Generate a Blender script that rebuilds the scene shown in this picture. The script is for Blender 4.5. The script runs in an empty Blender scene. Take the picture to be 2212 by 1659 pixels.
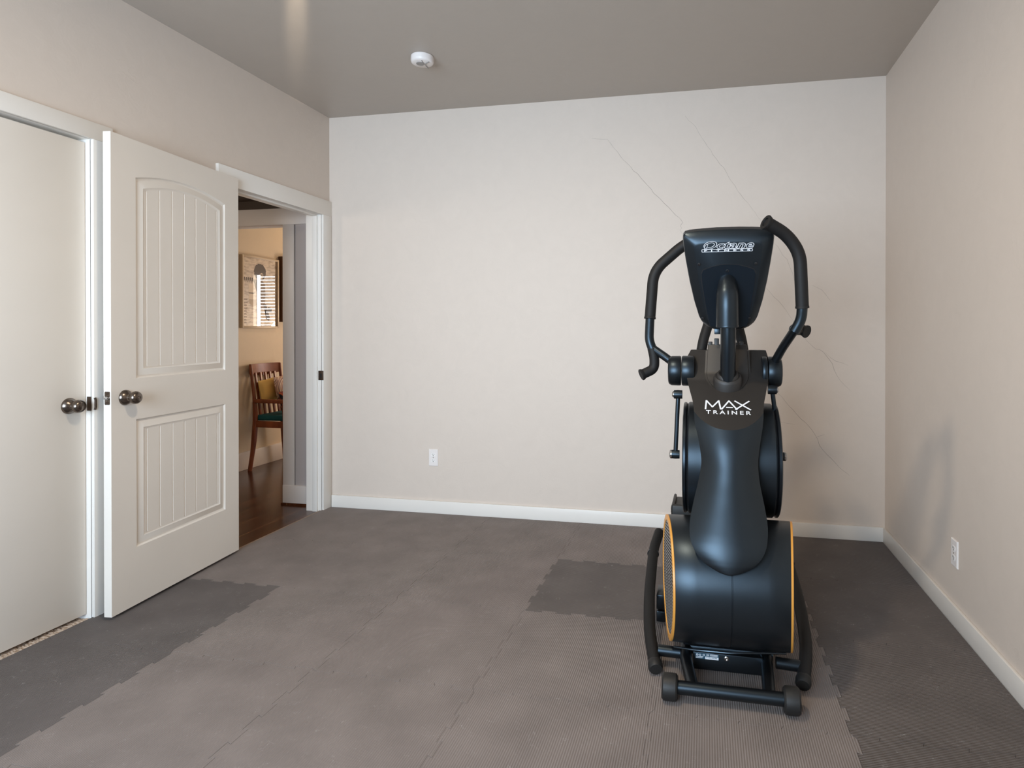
import bpy, bmesh, math, random
from mathutils import Vector, Matrix
from mathutils.geometry import tessellate_polygon
from math import sin, cos, pi, radians

sc = bpy.context.scene
COL = sc.collection
random.seed(7)

# ---------------------------------------------------------------- camera, light, exposure
F_PX, YAW, PITCH, ROLL = 1320.96, .1991, .0045, -.0006
CAM = Vector((2.5803, -3.8488, 1.2261))
SHX, SHY = 151.25, -107.87
W, H, REAR = 3.61, 2.716, -5.0          # room: x 0..W, y REAR..0, z 0..H

_r0 = Vector((cos(YAW), sin(YAW), 0)); _f0 = Vector((-sin(YAW), cos(YAW), 0)); _u0 = Vector((0, 0, 1))
FW = _f0 * cos(PITCH) - _u0 * sin(PITCH)
_u2 = _u0 * cos(PITCH) + _f0 * sin(PITCH)
RT = _r0 * cos(ROLL) - _u2 * sin(ROLL)
UP = _r0 * sin(ROLL) + _u2 * cos(ROLL)

cam_data = bpy.data.cameras.new('camera')
cam = bpy.data.objects.new('camera', cam_data); COL.objects.link(cam)
cam_data.sensor_width = 36.0
cam_data.sensor_fit = 'HORIZONTAL'
cam_data.lens = 36.0 * F_PX / 2212
cam_data.shift_x = -SHX / 2212
cam_data.shift_y = SHY / 2212
cam_data.clip_start = .02
_m = Matrix((RT, UP, -FW)).transposed().to_4x4()
_m.translation = CAM
cam.matrix_world = _m
sc.camera = cam

sc.view_settings.view_transform = 'Standard'
sc.view_settings.look = 'None'
sc.view_settings.gamma = 1
sc.view_settings.use_curve_mapping = False
sc.view_settings.exposure = -0.05
sc.cycles.max_bounces = 12
sc.cycles.diffuse_bounces = 8
sc.cycles.use_denoising = True
sc.cycles.sample_clamp_indirect = 6

wd = bpy.data.worlds.new('world'); sc.world = wd; wd.use_nodes = True
wd.node_tree.nodes['Background'].inputs[0].default_value = (.62, .78, 1, 1)
wd.node_tree.nodes['Background'].inputs[1].default_value = 1.0

def area_light(name, loc, target, sx, sy, power, color, spread=pi):
    l = bpy.data.lights.new(name, 'AREA'); l.shape = 'RECTANGLE'; l.size = sx; l.size_y = sy
    l.energy = power; l.color = color; l.spread = spread
    o = bpy.data.objects.new(name, l); COL.objects.link(o); o.location = loc
    o.rotation_euler = (Vector(target) - Vector(loc)).to_track_quat('-Z', 'Z').to_euler()
    return o
def point_light(name, loc, power, color, r):
    l = bpy.data.lights.new(name, 'POINT'); l.energy = power; l.color = color; l.shadow_soft_size = r
    o = bpy.data.objects.new(name, l); COL.objects.link(o); o.location = loc
    return o
# daylight through the window behind the camera
area_light('window_daylight', (1.30, REAR - .02, 1.45), (1.30, 0, 1.45), 2.0, 1.5, 110, (.68, .84, 1.0), radians(130))
# the room's own ceiling lamp
lamp = area_light('ceiling_lamp_light', (1.81, -2.49, H - .05), (1.81, -2.49, 0), .16, .16, 28.5, (1.0, .82, .60))
lamp.data.shape = 'DISK'
point_light('hall_fill_light', (-.80, -1.1, 1.95), 9, (1.0, .88, .76), .10)  # added fill, brightens the cased opening and floor of the hall
# added narrow spot with no fixture, makes the light streak along the ceiling
sp = bpy.data.lights.new('added_streak_spot', 'SPOT'); sp.energy = 420; sp.color = (1.0, .86, .66)
sp.spot_size = radians(5.2); sp.spot_blend = 1.0; sp.shadow_soft_size = .02
spo = bpy.data.objects.new('added_streak_spot', sp); COL.objects.link(spo)
# warm lamps of the room beyond the doorway
point_light('hall_lamp_light', (-.55, 2.5, 1.25), 26, (1.0, .70, .42), .10)
point_light('hall_ceiling_light', (-.6, 1.9, 2.35), 14, (1.0, .74, .48), .12)

# ---------------------------------------------------------------- measuring helpers
def P(px, py, y):                         # photo point at a known room depth y
    d = FW + RT * ((px - 1106 - SHX) / F_PX) - UP * ((py - 829.5 - SHY) / F_PX)
    return CAM + d * ((y - CAM.y) / d.y)
def PX(px, py, x):
    d = FW + RT * ((px - 1106 - SHX) / F_PX) - UP * ((py - 829.5 - SHY) / F_PX)
    return CAM + d * ((x - CAM.x) / d.x)
def PZ(px, py, z):
    d = FW + RT * ((px - 1106 - SHX) / F_PX) - UP * ((py - 829.5 - SHY) / F_PX)
    return CAM + d * ((z - CAM.z) / d.z)
spo.location = PZ(640, -400, H - .12)
_sd = PZ(640, 60, H) - PZ(640, -100, H); _sd.z = 0
spo.rotation_euler = (_sd.normalized() * 1.35 + Vector((0, 0, .12))).to_track_quat('-Z', 'Y').to_euler()
def lerp_table(tab, v):                   # tab: sorted [(key, (values...))]
    if v <= tab[0][0]: return tab[0][1]
    if v >= tab[-1][0]: return tab[-1][1]
    for (a, A), (b, B) in zip(tab, tab[1:]):
        if a <= v <= b:
            t = (v - a) / (b - a) if b > a else 0
            return tuple(x + (y - x) * t for x, y in zip(A, B))

# ---------------------------------------------------------------- mesh helpers
def nb(): return bmesh.new()
def box(bm, lo, hi, mi=0, bev=0, seg=2, M=None):
    r = bmesh.ops.create_cube(bm, size=1)
    vs = r['verts']
    lo = Vector(lo); hi = Vector(hi)
    for v in vs:
        v.co = Vector(((v.co.x + .5) * (hi.x - lo.x) + lo.x, (v.co.y + .5) * (hi.y - lo.y) + lo.y, (v.co.z + .5) * (hi.z - lo.z) + lo.z))
    fs = set(f for v in vs for f in v.link_faces)
    for f in fs: f.material_index = mi
    if bev:
        es = list(set(e for f in fs for e in f.edges))
        r = bmesh.ops.bevel(bm, geom=es, offset=bev, segments=seg, affect='EDGES', profile=.5)
        vs = list(set(v for f in r['faces'] for v in f.verts) | set(v for v in vs if v.is_valid))
        for f in r['faces']: f.material_index = mi
    if M is not None:
        for v in set(vs):
            if v.is_valid: v.co = M @ v.co
    return vs
def ring_faces(bm, A, B, mi=0, closed=True):
    n = len(A)
    for i in range(n if closed else n - 1):
        j = (i + 1) % n
        try:
            f = bm.faces.new((A[i], A[j], B[j], B[i])); f.material_index = mi
        except ValueError: pass
def loft(bm, rings, mi=0, cap0=True, cap1=True, closed=True):
    R = [[bm.verts.new(p) for p in r] for r in rings]
    for A, B in zip(R, R[1:]): ring_faces(bm, A, B, mi, closed)
    if cap0: bm.faces.new(R[0][::-1]).material_index = mi
    if cap1: bm.faces.new(R[-1]).material_index = mi
    return R
def fillet(pts, rad, seg=6):
    pts = [Vector(p) for p in pts]
    out = [pts[0]]
    for a, b, c in zip(pts, pts[1:], pts[2:]):
        u = (a - b); v = (c - b)
        d = min(rad, u.length * .48, v.length * .48)
        p0 = b + u.normalized() * d; p1 = b + v.normalized() * d
        for k in range(seg + 1):
            t = k / seg
            out.append(p0 * (1 - t) ** 2 + b * 2 * t * (1 - t) + p1 * t * t)
    out.append(pts[-1])
    return out
def tube(bm, pts, r, n=18, mi=0, caps=True, flat=1.0, up=None):
    pts = [Vector(p) for p in pts]
    q = [pts[0]]
    for p in pts[1:]:
        if (p - q[-1]).length > 1e-6: q.append(p)
    pts = q
    rs = r if isinstance(r, (list, tuple)) else [r] * len(pts)
    T = []
    for i in range(len(pts)):
        a = pts[max(0, i - 1)]; b = pts[min(len(pts) - 1, i + 1)]
        T.append((b - a).normalized())
    ref = Vector(up) if up else (Vector((0, 0, 1)) if abs(T[0].z) < .9 else Vector((0, 1, 0)))
    u = (ref - T[0] * ref.dot(T[0])).normalized()
    rings = []
    for i, p in enumerate(pts):
        if i:
            u = (u - T[i] * u.dot(T[i])).normalized()
        w = T[i].cross(u)
        rings.append([p + (u * cos(a) * flat + w * sin(a)) * rs[i] for a in [2 * pi * k / n for k in range(n)]])
    return loft(bm, rings, mi, caps, caps)
def lathe(bm, prof, org, axis, n=40, mi=0, cap0=True, cap1=True):
    axis = Vector(axis).normalized(); org = Vector(org)
    ref = Vector((0, 0, 1)) if abs(axis.z) < .9 else Vector((0, 1, 0))
    u = (ref - axis * ref.dot(axis)).normalized(); w = axis.cross(u)
    rings = [[org + axis * h + (u * cos(a) + w * sin(a)) * max(r, 1e-4) for a in [2 * pi * k / n for k in range(n)]] for r, h in prof]
    return loft(bm, rings, mi, cap0, cap1)
def prism(bm, poly, mp, d0, d1, mi=0):
    A = [bm.verts.new(mp(u, v, d0)) for u, v in poly]
    B = [bm.verts.new(mp(u, v, d1)) for u, v in poly]
    ring_faces(bm, A, B, mi)
    bm.faces.new(A[::-1]).material_index = mi; bm.faces.new(B).material_index = mi
def rrect(w, h, r, n=4, cx=0, cy=0):
    out = []
    for sx, sy, a0 in ((1, 1, 0), (-1, 1, 90), (-1, -1, 180), (1, -1, 270)):
        for k in range(n + 1):
            a = radians(a0 + 90 * k / n)
            out.append((cx + sx * (w / 2 - r) + r * cos(a), cy + sy * (h / 2 - r) + r * sin(a)))
    return out
def ellipse(rx, ry, n=24, cx=0, cy=0, rot=0):
    return [(cx + rx * cos(a) * cos(rot) - ry * sin(a) * sin(rot), cy + rx * cos(a) * sin(rot) + ry * sin(a) * cos(rot)) for a in [2 * pi * k / n for k in range(n)]]

def finish(name, bm, mats, parent=None, smooth=38, loc=None):
    bmesh.ops.recalc_face_normals(bm, faces=bm.faces)
    me = bpy.data.meshes.new(name)
    if loc is not None:
        bmesh.ops.translate(bm, verts=bm.verts, vec=-Vector(loc))
    bm.to_mesh(me); bm.free()
    for m in (mats if isinstance(mats, (list, tuple)) else [mats]): me.materials.append(m)
    if smooth:
        for p in me.polygons: p.use_smooth = True
        me.set_sharp_from_angle(angle=radians(smooth))
    o = bpy.data.objects.new(name, me); COL.objects.link(o)
    if loc is not None: o.location = loc
    if parent is not None:
        o.parent = parent
        o.matrix_parent_inverse = Matrix.Translation(-Vector(parent.location))
    return o
def tag(o, label, cat, group=None, kind=None):
    o['label'] = label; o['category'] = cat
    if group: o['group'] = group
    if kind: o['kind'] = kind
    return o
def thing(name, loc, label, cat, group=None):
    o = bpy.data.objects.new(name, None); COL.objects.link(o); o.location = loc
    o.empty_display_size = .1
    return tag(o, label, cat, group)
def struct(name, bm, mats, label, cat, parent=None, smooth=38):
    o = finish(name, bm, mats, parent, smooth)
    o['kind'] = 'structure'; o['label'] = label
    if parent is None: o['category'] = cat
    return o

# ---------------------------------------------------------------- materials
def lin(c):
    c = c / 255
    return c / 12.92 if c <= .04045 else ((c + .055) / 1.055) ** 2.4
def S(r, g, b): return (lin(r), lin(g), lin(b), 1)
class N:
    def __init__(s, name):
        s.m = bpy.data.materials.new(name); s.m.use_nodes = True
        s.t = s.m.node_tree; s.b = s.t.nodes['Principled BSDF']
    def n(s, typ, **kw):
        x = s.t.nodes.new(typ)
        for k, v in kw.items():
            if k in x.inputs: x.inputs[k].default_value = v
            else: setattr(x, k, v)
        return x
    def l(s, a, b): s.t.links.new(a, b)
    def coords(s, scale=(1, 1, 1), rot=(0, 0, 0)):
        g = s.n('ShaderNodeNewGeometry')
        mp = s.n('ShaderNodeMapping'); mp.inputs['Scale'].default_value = scale; mp.inputs['Rotation'].default_value = rot
        s.l(g.outputs['Position'], mp.inputs['Vector'])
        return mp.outputs['Vector']
    def bump(s, height, strength, dist, prev=None):
        b = s.n('ShaderNodeBump'); b.inputs['Strength'].default_value = strength; b.inputs['Distance'].default_value = dist
        s.l(height, b.inputs['Height'])
        if prev is not None: s.l(prev, b.inputs['Normal'])
        return b.outputs['Normal']
    def ramp(s, fac, stops):
        r = s.n('ShaderNodeValToRGB'); e = r.color_ramp.elements
        while len(e) > 1: e.remove(e[-1])
        e[0].position, e[0].color = stops[0]
        for p, c in stops[1:]:
            x = e.new(p); x.color = c
        s.l(fac, r.inputs['Fac'])
        return r.outputs['Color']
    def mixc(s, fac, a, b, mode='MIX'):
        m = s.n('ShaderNodeMix', data_type='RGBA', blend_type=mode)
        for sock, v in ((m.inputs[0], fac), (m.inputs[6], a), (m.inputs[7], b)):
            if hasattr(v, 'links'): s.l(v, sock)
            else: sock.default_value = v
        return m.outputs[2]
    def set(s, **kw):
        for k, v in kw.items():
            i = s.b.inputs[k.replace('_', ' ')]
            if hasattr(v, 'links'): s.l(v, i)
            else: i.default_value = v
        return s.m
def simple(name, col, rough=.5, metal=0, grain=0, gscale=400, spec=.5, var=.0):
    n = N(name)
    n.set(Base_Color=col, Roughness=rough, Metallic=metal, Specular_IOR_Level=spec)
    if var:
        z = n.n('ShaderNodeTexNoise', Scale=3.0, Detail=4.0); n.l(n.coords(), z.inputs['Vector'])
        dark = tuple(c * (1 - var) for c in col[:3]) + (1,); lite = tuple(min(1, c * (1 + var)) for c in col[:3]) + (1,)
        n.set(Base_Color=n.ramp(z.outputs['Fac'], [(.3, dark), (.7, lite)]))
    if grain:
        z = n.n('ShaderNodeTexNoise', Scale=gscale, Detail=2.0); n.l(n.coords(), z.inputs['Vector'])
        n.set(Normal=n.bump(z.outputs['Fac'], grain, .001))
    return n.m
def plaster(name, col, rough=.55, spec=.3, strength=.30):
    n = N(name)
    v = n.coords()
    a = n.n('ShaderNodeTexNoise', Scale=9.0, Detail=5.0, Roughness=.6, Distortion=1.2); n.l(v, a.inputs['Vector'])
    # trowel ridges: thin bands of a distorted noise
    b = n.n('ShaderNodeTexNoise', Scale=3.4, Detail=3.0, Roughness=.55, Distortion=2.2); n.l(v, b.inputs['Vector'])
    ridge = n.ramp(b.outputs['Fac'], [(.485, (0, 0, 0, 1)), (.5, (1, 1, 1, 1)), (.504, (.2, .2, .2, 1)), (.53, (0, 0, 0, 1))])
    c = n.n('ShaderNodeTexNoise', Scale=2.0, Detail=2.0); n.l(v, c.inputs['Vector'])
    gate = n.ramp(c.outputs['Fac'], [(.5, (0, 0, 0, 1)), (.62, (1, 1, 1, 1))])
    rg = n.mixc(1.0, ridge, gate, 'MULTIPLY')
    d = n.n('ShaderNodeTexNoise', Scale=110.0, Detail=3.0); n.l(v, d.inputs['Vector'])
    nm = n.bump(a.outputs['Fac'], strength * .55, .006)
    nm = n.bump(rg, strength * .5, .002, nm)
    nm = n.bump(d.outputs['Fac'], strength * .35, .0012, nm)
    dk = tuple(x * .985 for x in col[:3]) + (1,); lt = tuple(x * 1.012 for x in col[:3]) + (1,)
    n.set(Base_Color=n.ramp(a.outputs['Fac'], [(.3, dk), (.7, lt)]), Roughness=rough, Specular_IOR_Level=spec, Normal=nm)
    return n.m

M_WALL = plaster('wall_paint', S(214, 201, 189))
M_CEIL = plaster('ceiling_paint', S(178, 168, 158), rough=.38, spec=.45, strength=.22)
M_TRIM = simple('white_trim_paint', S(232, 227, 220), .38, grain=.05, gscale=90, var=.015)
M_DOOR = simple('white_door_paint', S(226, 219, 210), .42, grain=.06, gscale=160, var=.02)
M_DARKGAP = simple('dark_gap', S(18, 17, 16), .9)  # near-black colour stands in for the shade inside the closet
M_SUB = simple('subfloor_board', S(40, 38, 36), .8, var=.1)
M_CARPET = simple('carpet_pile', S(176, 156, 138), .95, grain=.9, gscale=160, var=.2)
M_NICKEL = simple('brushed_dark_nickel', S(118, 108, 100), .24, 1.0)
M_STEEL = simple('bright_steel', S(190, 190, 190), .22, 1.0)
M_BRONZE = simple('aged_bronze', S(84, 70, 60), .45, .8)
M_PLAST_W = simple('white_plastic', S(233, 226, 222), .35)
M_SLOT = simple('slot_black', S(22, 18, 18), .6)
M_CRACK = simple('plaster_crack', S(134, 122, 114), .9)
M_BLACK = simple('black_moulded_plastic', S(20, 21, 23), .36, grain=.10, gscale=700, spec=.5)
M_CHAR = simple('charcoal_plastic_warm_lit', S(38, 35, 33), .5, grain=.12, gscale=700)  # browner matte plastic, partly standing in for warm room light on upper faces
M_BLACK2 = simple('black_smooth_plastic', S(14, 14, 16), .30, spec=.5)
M_TUBE = simple('black_powder_coat', S(15, 15, 16), .36, grain=.10, gscale=800)
M_FOAM = simple('black_foam_grip', S(22, 21, 21), .62, grain=.2, gscale=900, spec=.35)
M_RUB = simple('black_rubber', S(26, 26, 26), .55, grain=.25, gscale=250)
M_NAVY = simple('dark_back_panel', S(12, 17, 24), .34)
M_ORANGE = simple('orange_trim', S(214, 150, 66), .35)
M_LOGO = simple('silver_lettering', S(222, 224, 228), .4)
M_INK = simple('dark_lettering', S(26, 36, 46), .4)
M_LABEL = simple('blue_grey_label', S(40, 74, 92), .4)
M_HALLWALL = plaster('hall_wall_paint', S(214, 196, 170))
M_HALLTRIM = simple('hall_trim_paint', S(216, 210, 206), .4)
M_HALLDARK = simple('dark_brown_soffit', S(62, 50, 40), .6)  # even dark brown for soffit, header wall and casing seam

for m_ in (M_BLACK, M_BLACK2, M_NAVY, M_TUBE):
    m_.node_tree.nodes['Principled BSDF'].inputs['Specular Tint'].default_value = (.62, .82, 1.0, 1)  # blue tint puts bluish window reflections into the sheen of the black parts
    m_.node_tree.nodes['Principled BSDF'].inputs['Specular IOR Level'].default_value = .62
def mat_grille():
    n = N('perforated_grille')
    g = n.n('ShaderNodeNewGeometry'); sp = n.n('ShaderNodeSeparateXYZ'); n.l(g.outputs['Position'], sp.inputs[0])
    def math_(op, a, b=None):
        m = n.n('ShaderNodeMath', operation=op)
        for i, v in enumerate((a, b)):
            if v is None: continue
            if hasattr(v, 'links'): n.l(v, m.inputs[i])
            else: m.inputs[i].default_value = v
        return m.outputs[0]
    yy = math_('MULTIPLY', sp.outputs['Y'], 1 / .026)
    zz = math_('ADD', math_('MULTIPLY', sp.outputs['Z'], 1 / .0115), math_('MULTIPLY', math_('FLOOR', yy), .5))
    a = math_('ABSOLUTE', math_('SUBTRACT', math_('FRACT', yy), .5)); b = math_('ABSOLUTE', math_('SUBTRACT', math_('FRACT', zz), .5))
    d = math_('ADD', math_('POWER', a, 2.0), math_('POWER', b, 2.0))
    n.set(Base_Color=n.mixc(math_('LESS_THAN', d, .062), S(12, 11, 11), S(215, 210, 206)), Roughness=.5)
    return n.m
M_GRILLE = mat_grille()

def mat_mat(name, along_y, col):
    n = N(name)
    g = n.n('ShaderNodeNewGeometry')
    wv = n.n('ShaderNodeTexWave', wave_type='BANDS', bands_direction='X' if along_y else 'Y', wave_profile='SIN')
    wv.inputs['Scale'].default_value = .314 / .0075
    n.l(g.outputs['Position'], wv.inputs['Vector'])
    z = n.n('ShaderNodeTexNoise', Scale=5.0, Detail=5.0); n.l(n.coords(), z.inputs['Vector'])
    # scuffs: sparse short pale scratches
    s1 = n.n('ShaderNodeTexNoise', Scale=15.0, Detail=3.0, Distortion=3.0); n.l(n.coords((1, 1, 1), (0, 0, .6)), s1.inputs['Vector'])
    thin = n.ramp(s1.outputs['Fac'], [(.494, (0, 0, 0, 1)), (.5, (1, 1, 1, 1)), (.506, (0, 0, 0, 1))])
    s2 = n.n('ShaderNodeTexNoise', Scale=21.0, Detail=2.0); n.l(n.coords(), s2.inputs['Vector'])
    gate = n.ramp(s2.outputs['Fac'], [(.57, (0, 0, 0, 1)), (.63, (1, 1, 1, 1))])
    sc_ = n.mixc(1.0, thin, gate, 'MULTIPLY')
    base = n.ramp(z.outputs['Fac'], [(.25, tuple(c * .86 for c in col[:3]) + (1,)), (.75, tuple(c * 1.12 for c in col[:3]) + (1,))])
    bw = n.n('ShaderNodeRGBToBW'); n.l(sc_, bw.inputs[0])
    ml = n.n('ShaderNodeMath', operation='MULTIPLY'); ml.inputs[1].default_value = .5; n.l(bw.outputs[0], ml.inputs[0])
    n.set(Base_Color=n.mixc(ml.outputs[0], base, S(190, 188, 186)), Roughness=.55, Specular_IOR_Level=.10,
          Normal=n.bump(wv.outputs['Fac'], .7, .0022))
    return n.m
MAT_COL = S(130, 121, 117)
M_MAT_Y = mat_mat('foam_mat_ribs_along_room', True, MAT_COL)
M_MAT_X = mat_mat('foam_mat_ribs_across_room', False, S(103, 96, 93))
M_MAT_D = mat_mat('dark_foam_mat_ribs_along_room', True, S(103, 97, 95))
M_MATEDGE = simple('foam_mat_edge', S(48, 46, 45), .8)

def mat_wood(name, c0, c1, rough, scale=(1, 1, 1), planks=False):
    n = N(name)
    z = n.n('ShaderNodeTexNoise', Scale=1.0, Detail=6.0, Distortion=.8); n.l(n.coords(scale), z.inputs['Vector'])
    colr = n.ramp(z.outputs['Fac'], [(.3, c0), (.7, c1)])
    nm = n.bump(z.outputs['Fac'], .1, .001)
    if planks:
        g = n.n('ShaderNodeNewGeometry'); sp = n.n('ShaderNodeSeparateXYZ'); n.l(g.outputs['Position'], sp.inputs[0])
        a = n.n('ShaderNodeMath', operation='MULTIPLY'); a.inputs[1].default_value = 1 / .17; n.l(sp.outputs['X'], a.inputs[0])
        b = n.n('ShaderNodeMath', operation='FRACT'); n.l(a.outputs[0], b.inputs[0])
        c = n.n('ShaderNodeMath', operation='LESS_THAN'); c.inputs[1].default_value = .035; n.l(b.outputs[0], c.inputs[0])
        fl = n.n('ShaderNodeMath', operation='FLOOR'); n.l(a.outputs[0], fl.inputs[0])
        wn = n.n('ShaderNodeTexWhiteNoise', noise_dimensions='1D'); n.l(fl.outputs[0], wn.inputs['W'])
        colr = n.mixc(wn.outputs['Value'], colr, n.mixc(1.0, colr, (.55, .5, .48, 1), 'MULTIPLY'))
        colr = n.mixc(c.outputs[0], colr, S(112, 80, 52))
    n.set(Base_Color=colr, Roughness=rough, Normal=nm)
    return n.m
M_HALLFLOOR = mat_wood('dark_plank_floor', S(46, 22, 12), S(92, 52, 30), .22, (14, 1.6, 5), True)
M_TEAK = mat_wood('teak_wood', S(92, 42, 20), S(150, 78, 40), .35, (9, 9, 2.0))
M_TEAL = simple('teal_seat_fabric', S(10, 84, 92), .85, grain=.6, gscale=500)
M_YEL = simple('mustard_cushion_fabric', S(214, 178, 104), .85, grain=.4, gscale=500)
def mat_swirl(name, cols, scale):
    n = N(name)
    v = n.n('ShaderNodeTexVoronoi', Scale=scale); n.l(n.coords(), v.inputs['Vector'])
    m = n.n('ShaderNodeMath', operation='MULTIPLY'); m.inputs[1].default_value = 5.0; n.l(v.outputs['Distance'], m.inputs[0])
    f = n.n('ShaderNodeMath', operation='FRACT'); n.l(m.outputs[0], f.inputs[0])
    k = len(cols)
    stops = []
    for i, c in enumerate(cols): stops += [(i / k, c), ((i + .96) / k, c)]
    n.set(Base_Color=n.ramp(f.outputs[0], stops), Roughness=.85)
    return n.m
M_SWIRL = mat_swirl('swirl_print_fabric', [S(206, 176, 150), S(176, 140, 128), S(222, 200, 176), S(150, 120, 120)], 6)
M_DARKPRINT = mat_swirl('dark_print_fabric', [S(20, 14, 14), S(20, 14, 14), S(176, 84, 44), S(120, 50, 40), S(20, 14, 14)], 7)

# ================================================================ room shell
ENT = (-.905, -.097, 2.024)               # doorway in the left wall: y0, y1, head
CLO = (-2.46, -1.700, 2.046)              # closet opening: y0, y1, head
WT = .115                                 # left wall thickness

bm = nb(); box(bm, (0, REAR, -.05), (W, 0, -.0125))
struct('floor', bm, M_SUB, 'dark subfloor under the foam mats', 'floor')

bm = nb(); box(bm, (-.12, REAR - .12, H), (W + .12, .12, H + .1))
struct('ceiling', bm, M_CEIL, 'dark grey semi-gloss ceiling', 'ceiling')

bm = nb()
y = [REAR - .12, CLO[0] - .005, CLO[1] + .005, ENT[0] - .005, ENT[1] + .005, 0.0]
box(bm, (-WT, y[0], -.05), (0, y[1], H)); box(bm, (-WT, y[2], -.05), (0, y[3], H)); box(bm, (-WT, y[4], -.05), (0, y[5], H))
box(bm, (-WT, y[1], CLO[2] + .012), (0, y[2], H)); box(bm, (-WT, y[3], ENT[2] + .012), (0, y[4], H))
struct('wall_left', bm, M_WALL, 'warm grey plaster wall with the closet door and doorway', 'wall', smooth=0)

bm = nb(); box(bm, (-WT, 0, -.05), (W + .12, .12, H))
wall_back = struct('wall_back', bm, M_WALL, 'warm grey plaster wall with hairline cracks', 'wall', smooth=0)
bm = nb(); box(bm, (W, REAR - .12, -.05), (W + .12, 0, H))
struct('wall_right', bm, M_WALL, 'warm grey plaster wall right of the exercise machine', 'wall', smooth=0)
WX0, WX1, WZ0, WZ1 = .3, 2.3, .7, 2.2
bm = nb()
box(bm, (0, REAR - .12, -.05), (WX0, REAR, H)); box(bm, (WX1, REAR - .12, -.05), (W, REAR, H))
box(bm, (WX0, REAR - .12, -.05), (WX1, REAR, WZ0)); box(bm, (WX0, REAR - .12, WZ1), (WX1, REAR, H))
struct('wall_rear', bm, M_WALL, 'plaster wall with the window behind the viewer', 'wall', smooth=0)
bm = nb()
for a, b in (((WX0 - .08, REAR, WZ0 - .08), (WX0, REAR + .018, WZ1 + .08)), ((WX1, REAR, WZ0 - .08), (WX1 + .08, REAR + .018, WZ1 + .08)),
             ((WX0, REAR, WZ1), (WX1, REAR + .018, WZ1 + .08)), ((WX0, REAR, WZ0 - .08), (WX1, REAR + .018, WZ0))):
    box(bm, a, b, bev=.002)
box(bm, (WX0, REAR - .075, WZ0), (WX0 + .04, REAR - .045, WZ1)); box(bm, (WX1 - .04, REAR - .075, WZ0), (WX1, REAR - .045, WZ1))
box(bm, (WX0 + .04, REAR - .075, WZ0), (WX1 - .04, REAR - .045, WZ0 + .04)); box(bm, (WX0 + .04, REAR - .075, WZ1 - .04), (WX1 - .04, REAR - .045, WZ1))
struct('window_1', bm, M_TRIM, 'white framed window behind the viewer', 'window')

# plaster cracks of the back wall
def crack(path, w=.0013):
    b = nb()
    pts = [P(px, py, 0) for px, py in path]
    fine = []
    for a, c in zip(pts, pts[1:]):
        k = max(2, int((c - a).length / .03))
        for i in range(k):
            t = i / k
            p = a.lerp(c, t)
            if i: p = p + Vector((random.uniform(-1, 1), 0, random.uniform(-1, 1))) * .0042
            fine.append(p)
    fine.append(pts[-1])
    L = []
    for i, p in enumerate(fine):
        d = (fine[min(i + 1, len(fine) - 1)] - fine[max(i - 1, 0)]).normalized()
        nrm = Vector((-d.z, 0, d.x)) * w * (.35 + .65 * sin(pi * min(1, max(.05, i / (len(fine) - 1))))) * random.uniform(.6, 1.2)
        L.append((b.verts.new(Vector((p.x, -.0004, p.z)) + nrm * .5), b.verts.new(Vector((p.x, -.0004, p.z)) - nrm * .5)))
    for (a0, a1), (b0, b1) in zip(L, L[1:]): b.faces.new((a0, a1, b1, b0))
    o = finish('crack', b, M_CRACK, wall_back, smooth=0)
    return o
crack([(1278, 298), (1312, 301), (1334, 328), (1354, 352), (1385, 385), (1420, 424), (1468, 471), (1475, 481), (1470, 488), (1473, 493), (1469, 496), (1476, 508)], .0016)
crack([(1480, 250), (1503, 274), (1517, 299), (1540, 334), (1570, 374), (1600, 420), (1645, 478)], .0013)
crack([(1672, 525), (1700, 560), (1712, 590), (1718, 620)], .001)
crack([(1655, 622), (1690, 660), (1715, 695)], .001)
crack([(1735, 725), (1762, 754), (1775, 758), (1790, 775), (1815, 822), (1838, 845)], .0014)
crack([(1770, 755), (1805, 780), (1833, 790)], .001)
crack([(1680, 850), (1712, 884), (1730, 905), (1742, 915), (1760, 938), (1770, 962), (1795, 990), (1823, 1018), (1835, 1027)], .0018)
crack([(1685, 912), (1718, 917)], .001)
crack([(1762, 945), (1782, 938)], .001)
crack([(1754, 616), (1775, 626), (1796, 652)], .0009)

# baseboards
def board(name, lo, hi, label):
    b = nb(); box(b, lo, hi, bev=.003, seg=2)
    struct(name, b, M_TRIM, label, 'baseboard')
board('baseboard_back', (.021, -.014, -.0125), (W, 0, .083), 'white baseboard along the cracked wall')
board('baseboard_right', (W - .014, REAR, -.0125), (W, -.0145, .083), 'white baseboard along the right wall')
board('baseboard_left', (0, -1.60, -.0125), (.014, -1.0, .083), 'white baseboard behind the open door')

# door casings and jambs
bm = nb()
box(bm, (0, -1.015, ENT[2]), (.019, -.0005, 2.128), bev=.0015)
box(bm, (0, ENT[1], -.0125), (.019, -.004, ENT[2]), bev=.0015)
box(bm, (0, ENT[0] - .09, -.0125), (.019, ENT[0], ENT[2]), bev=.0015)
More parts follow.
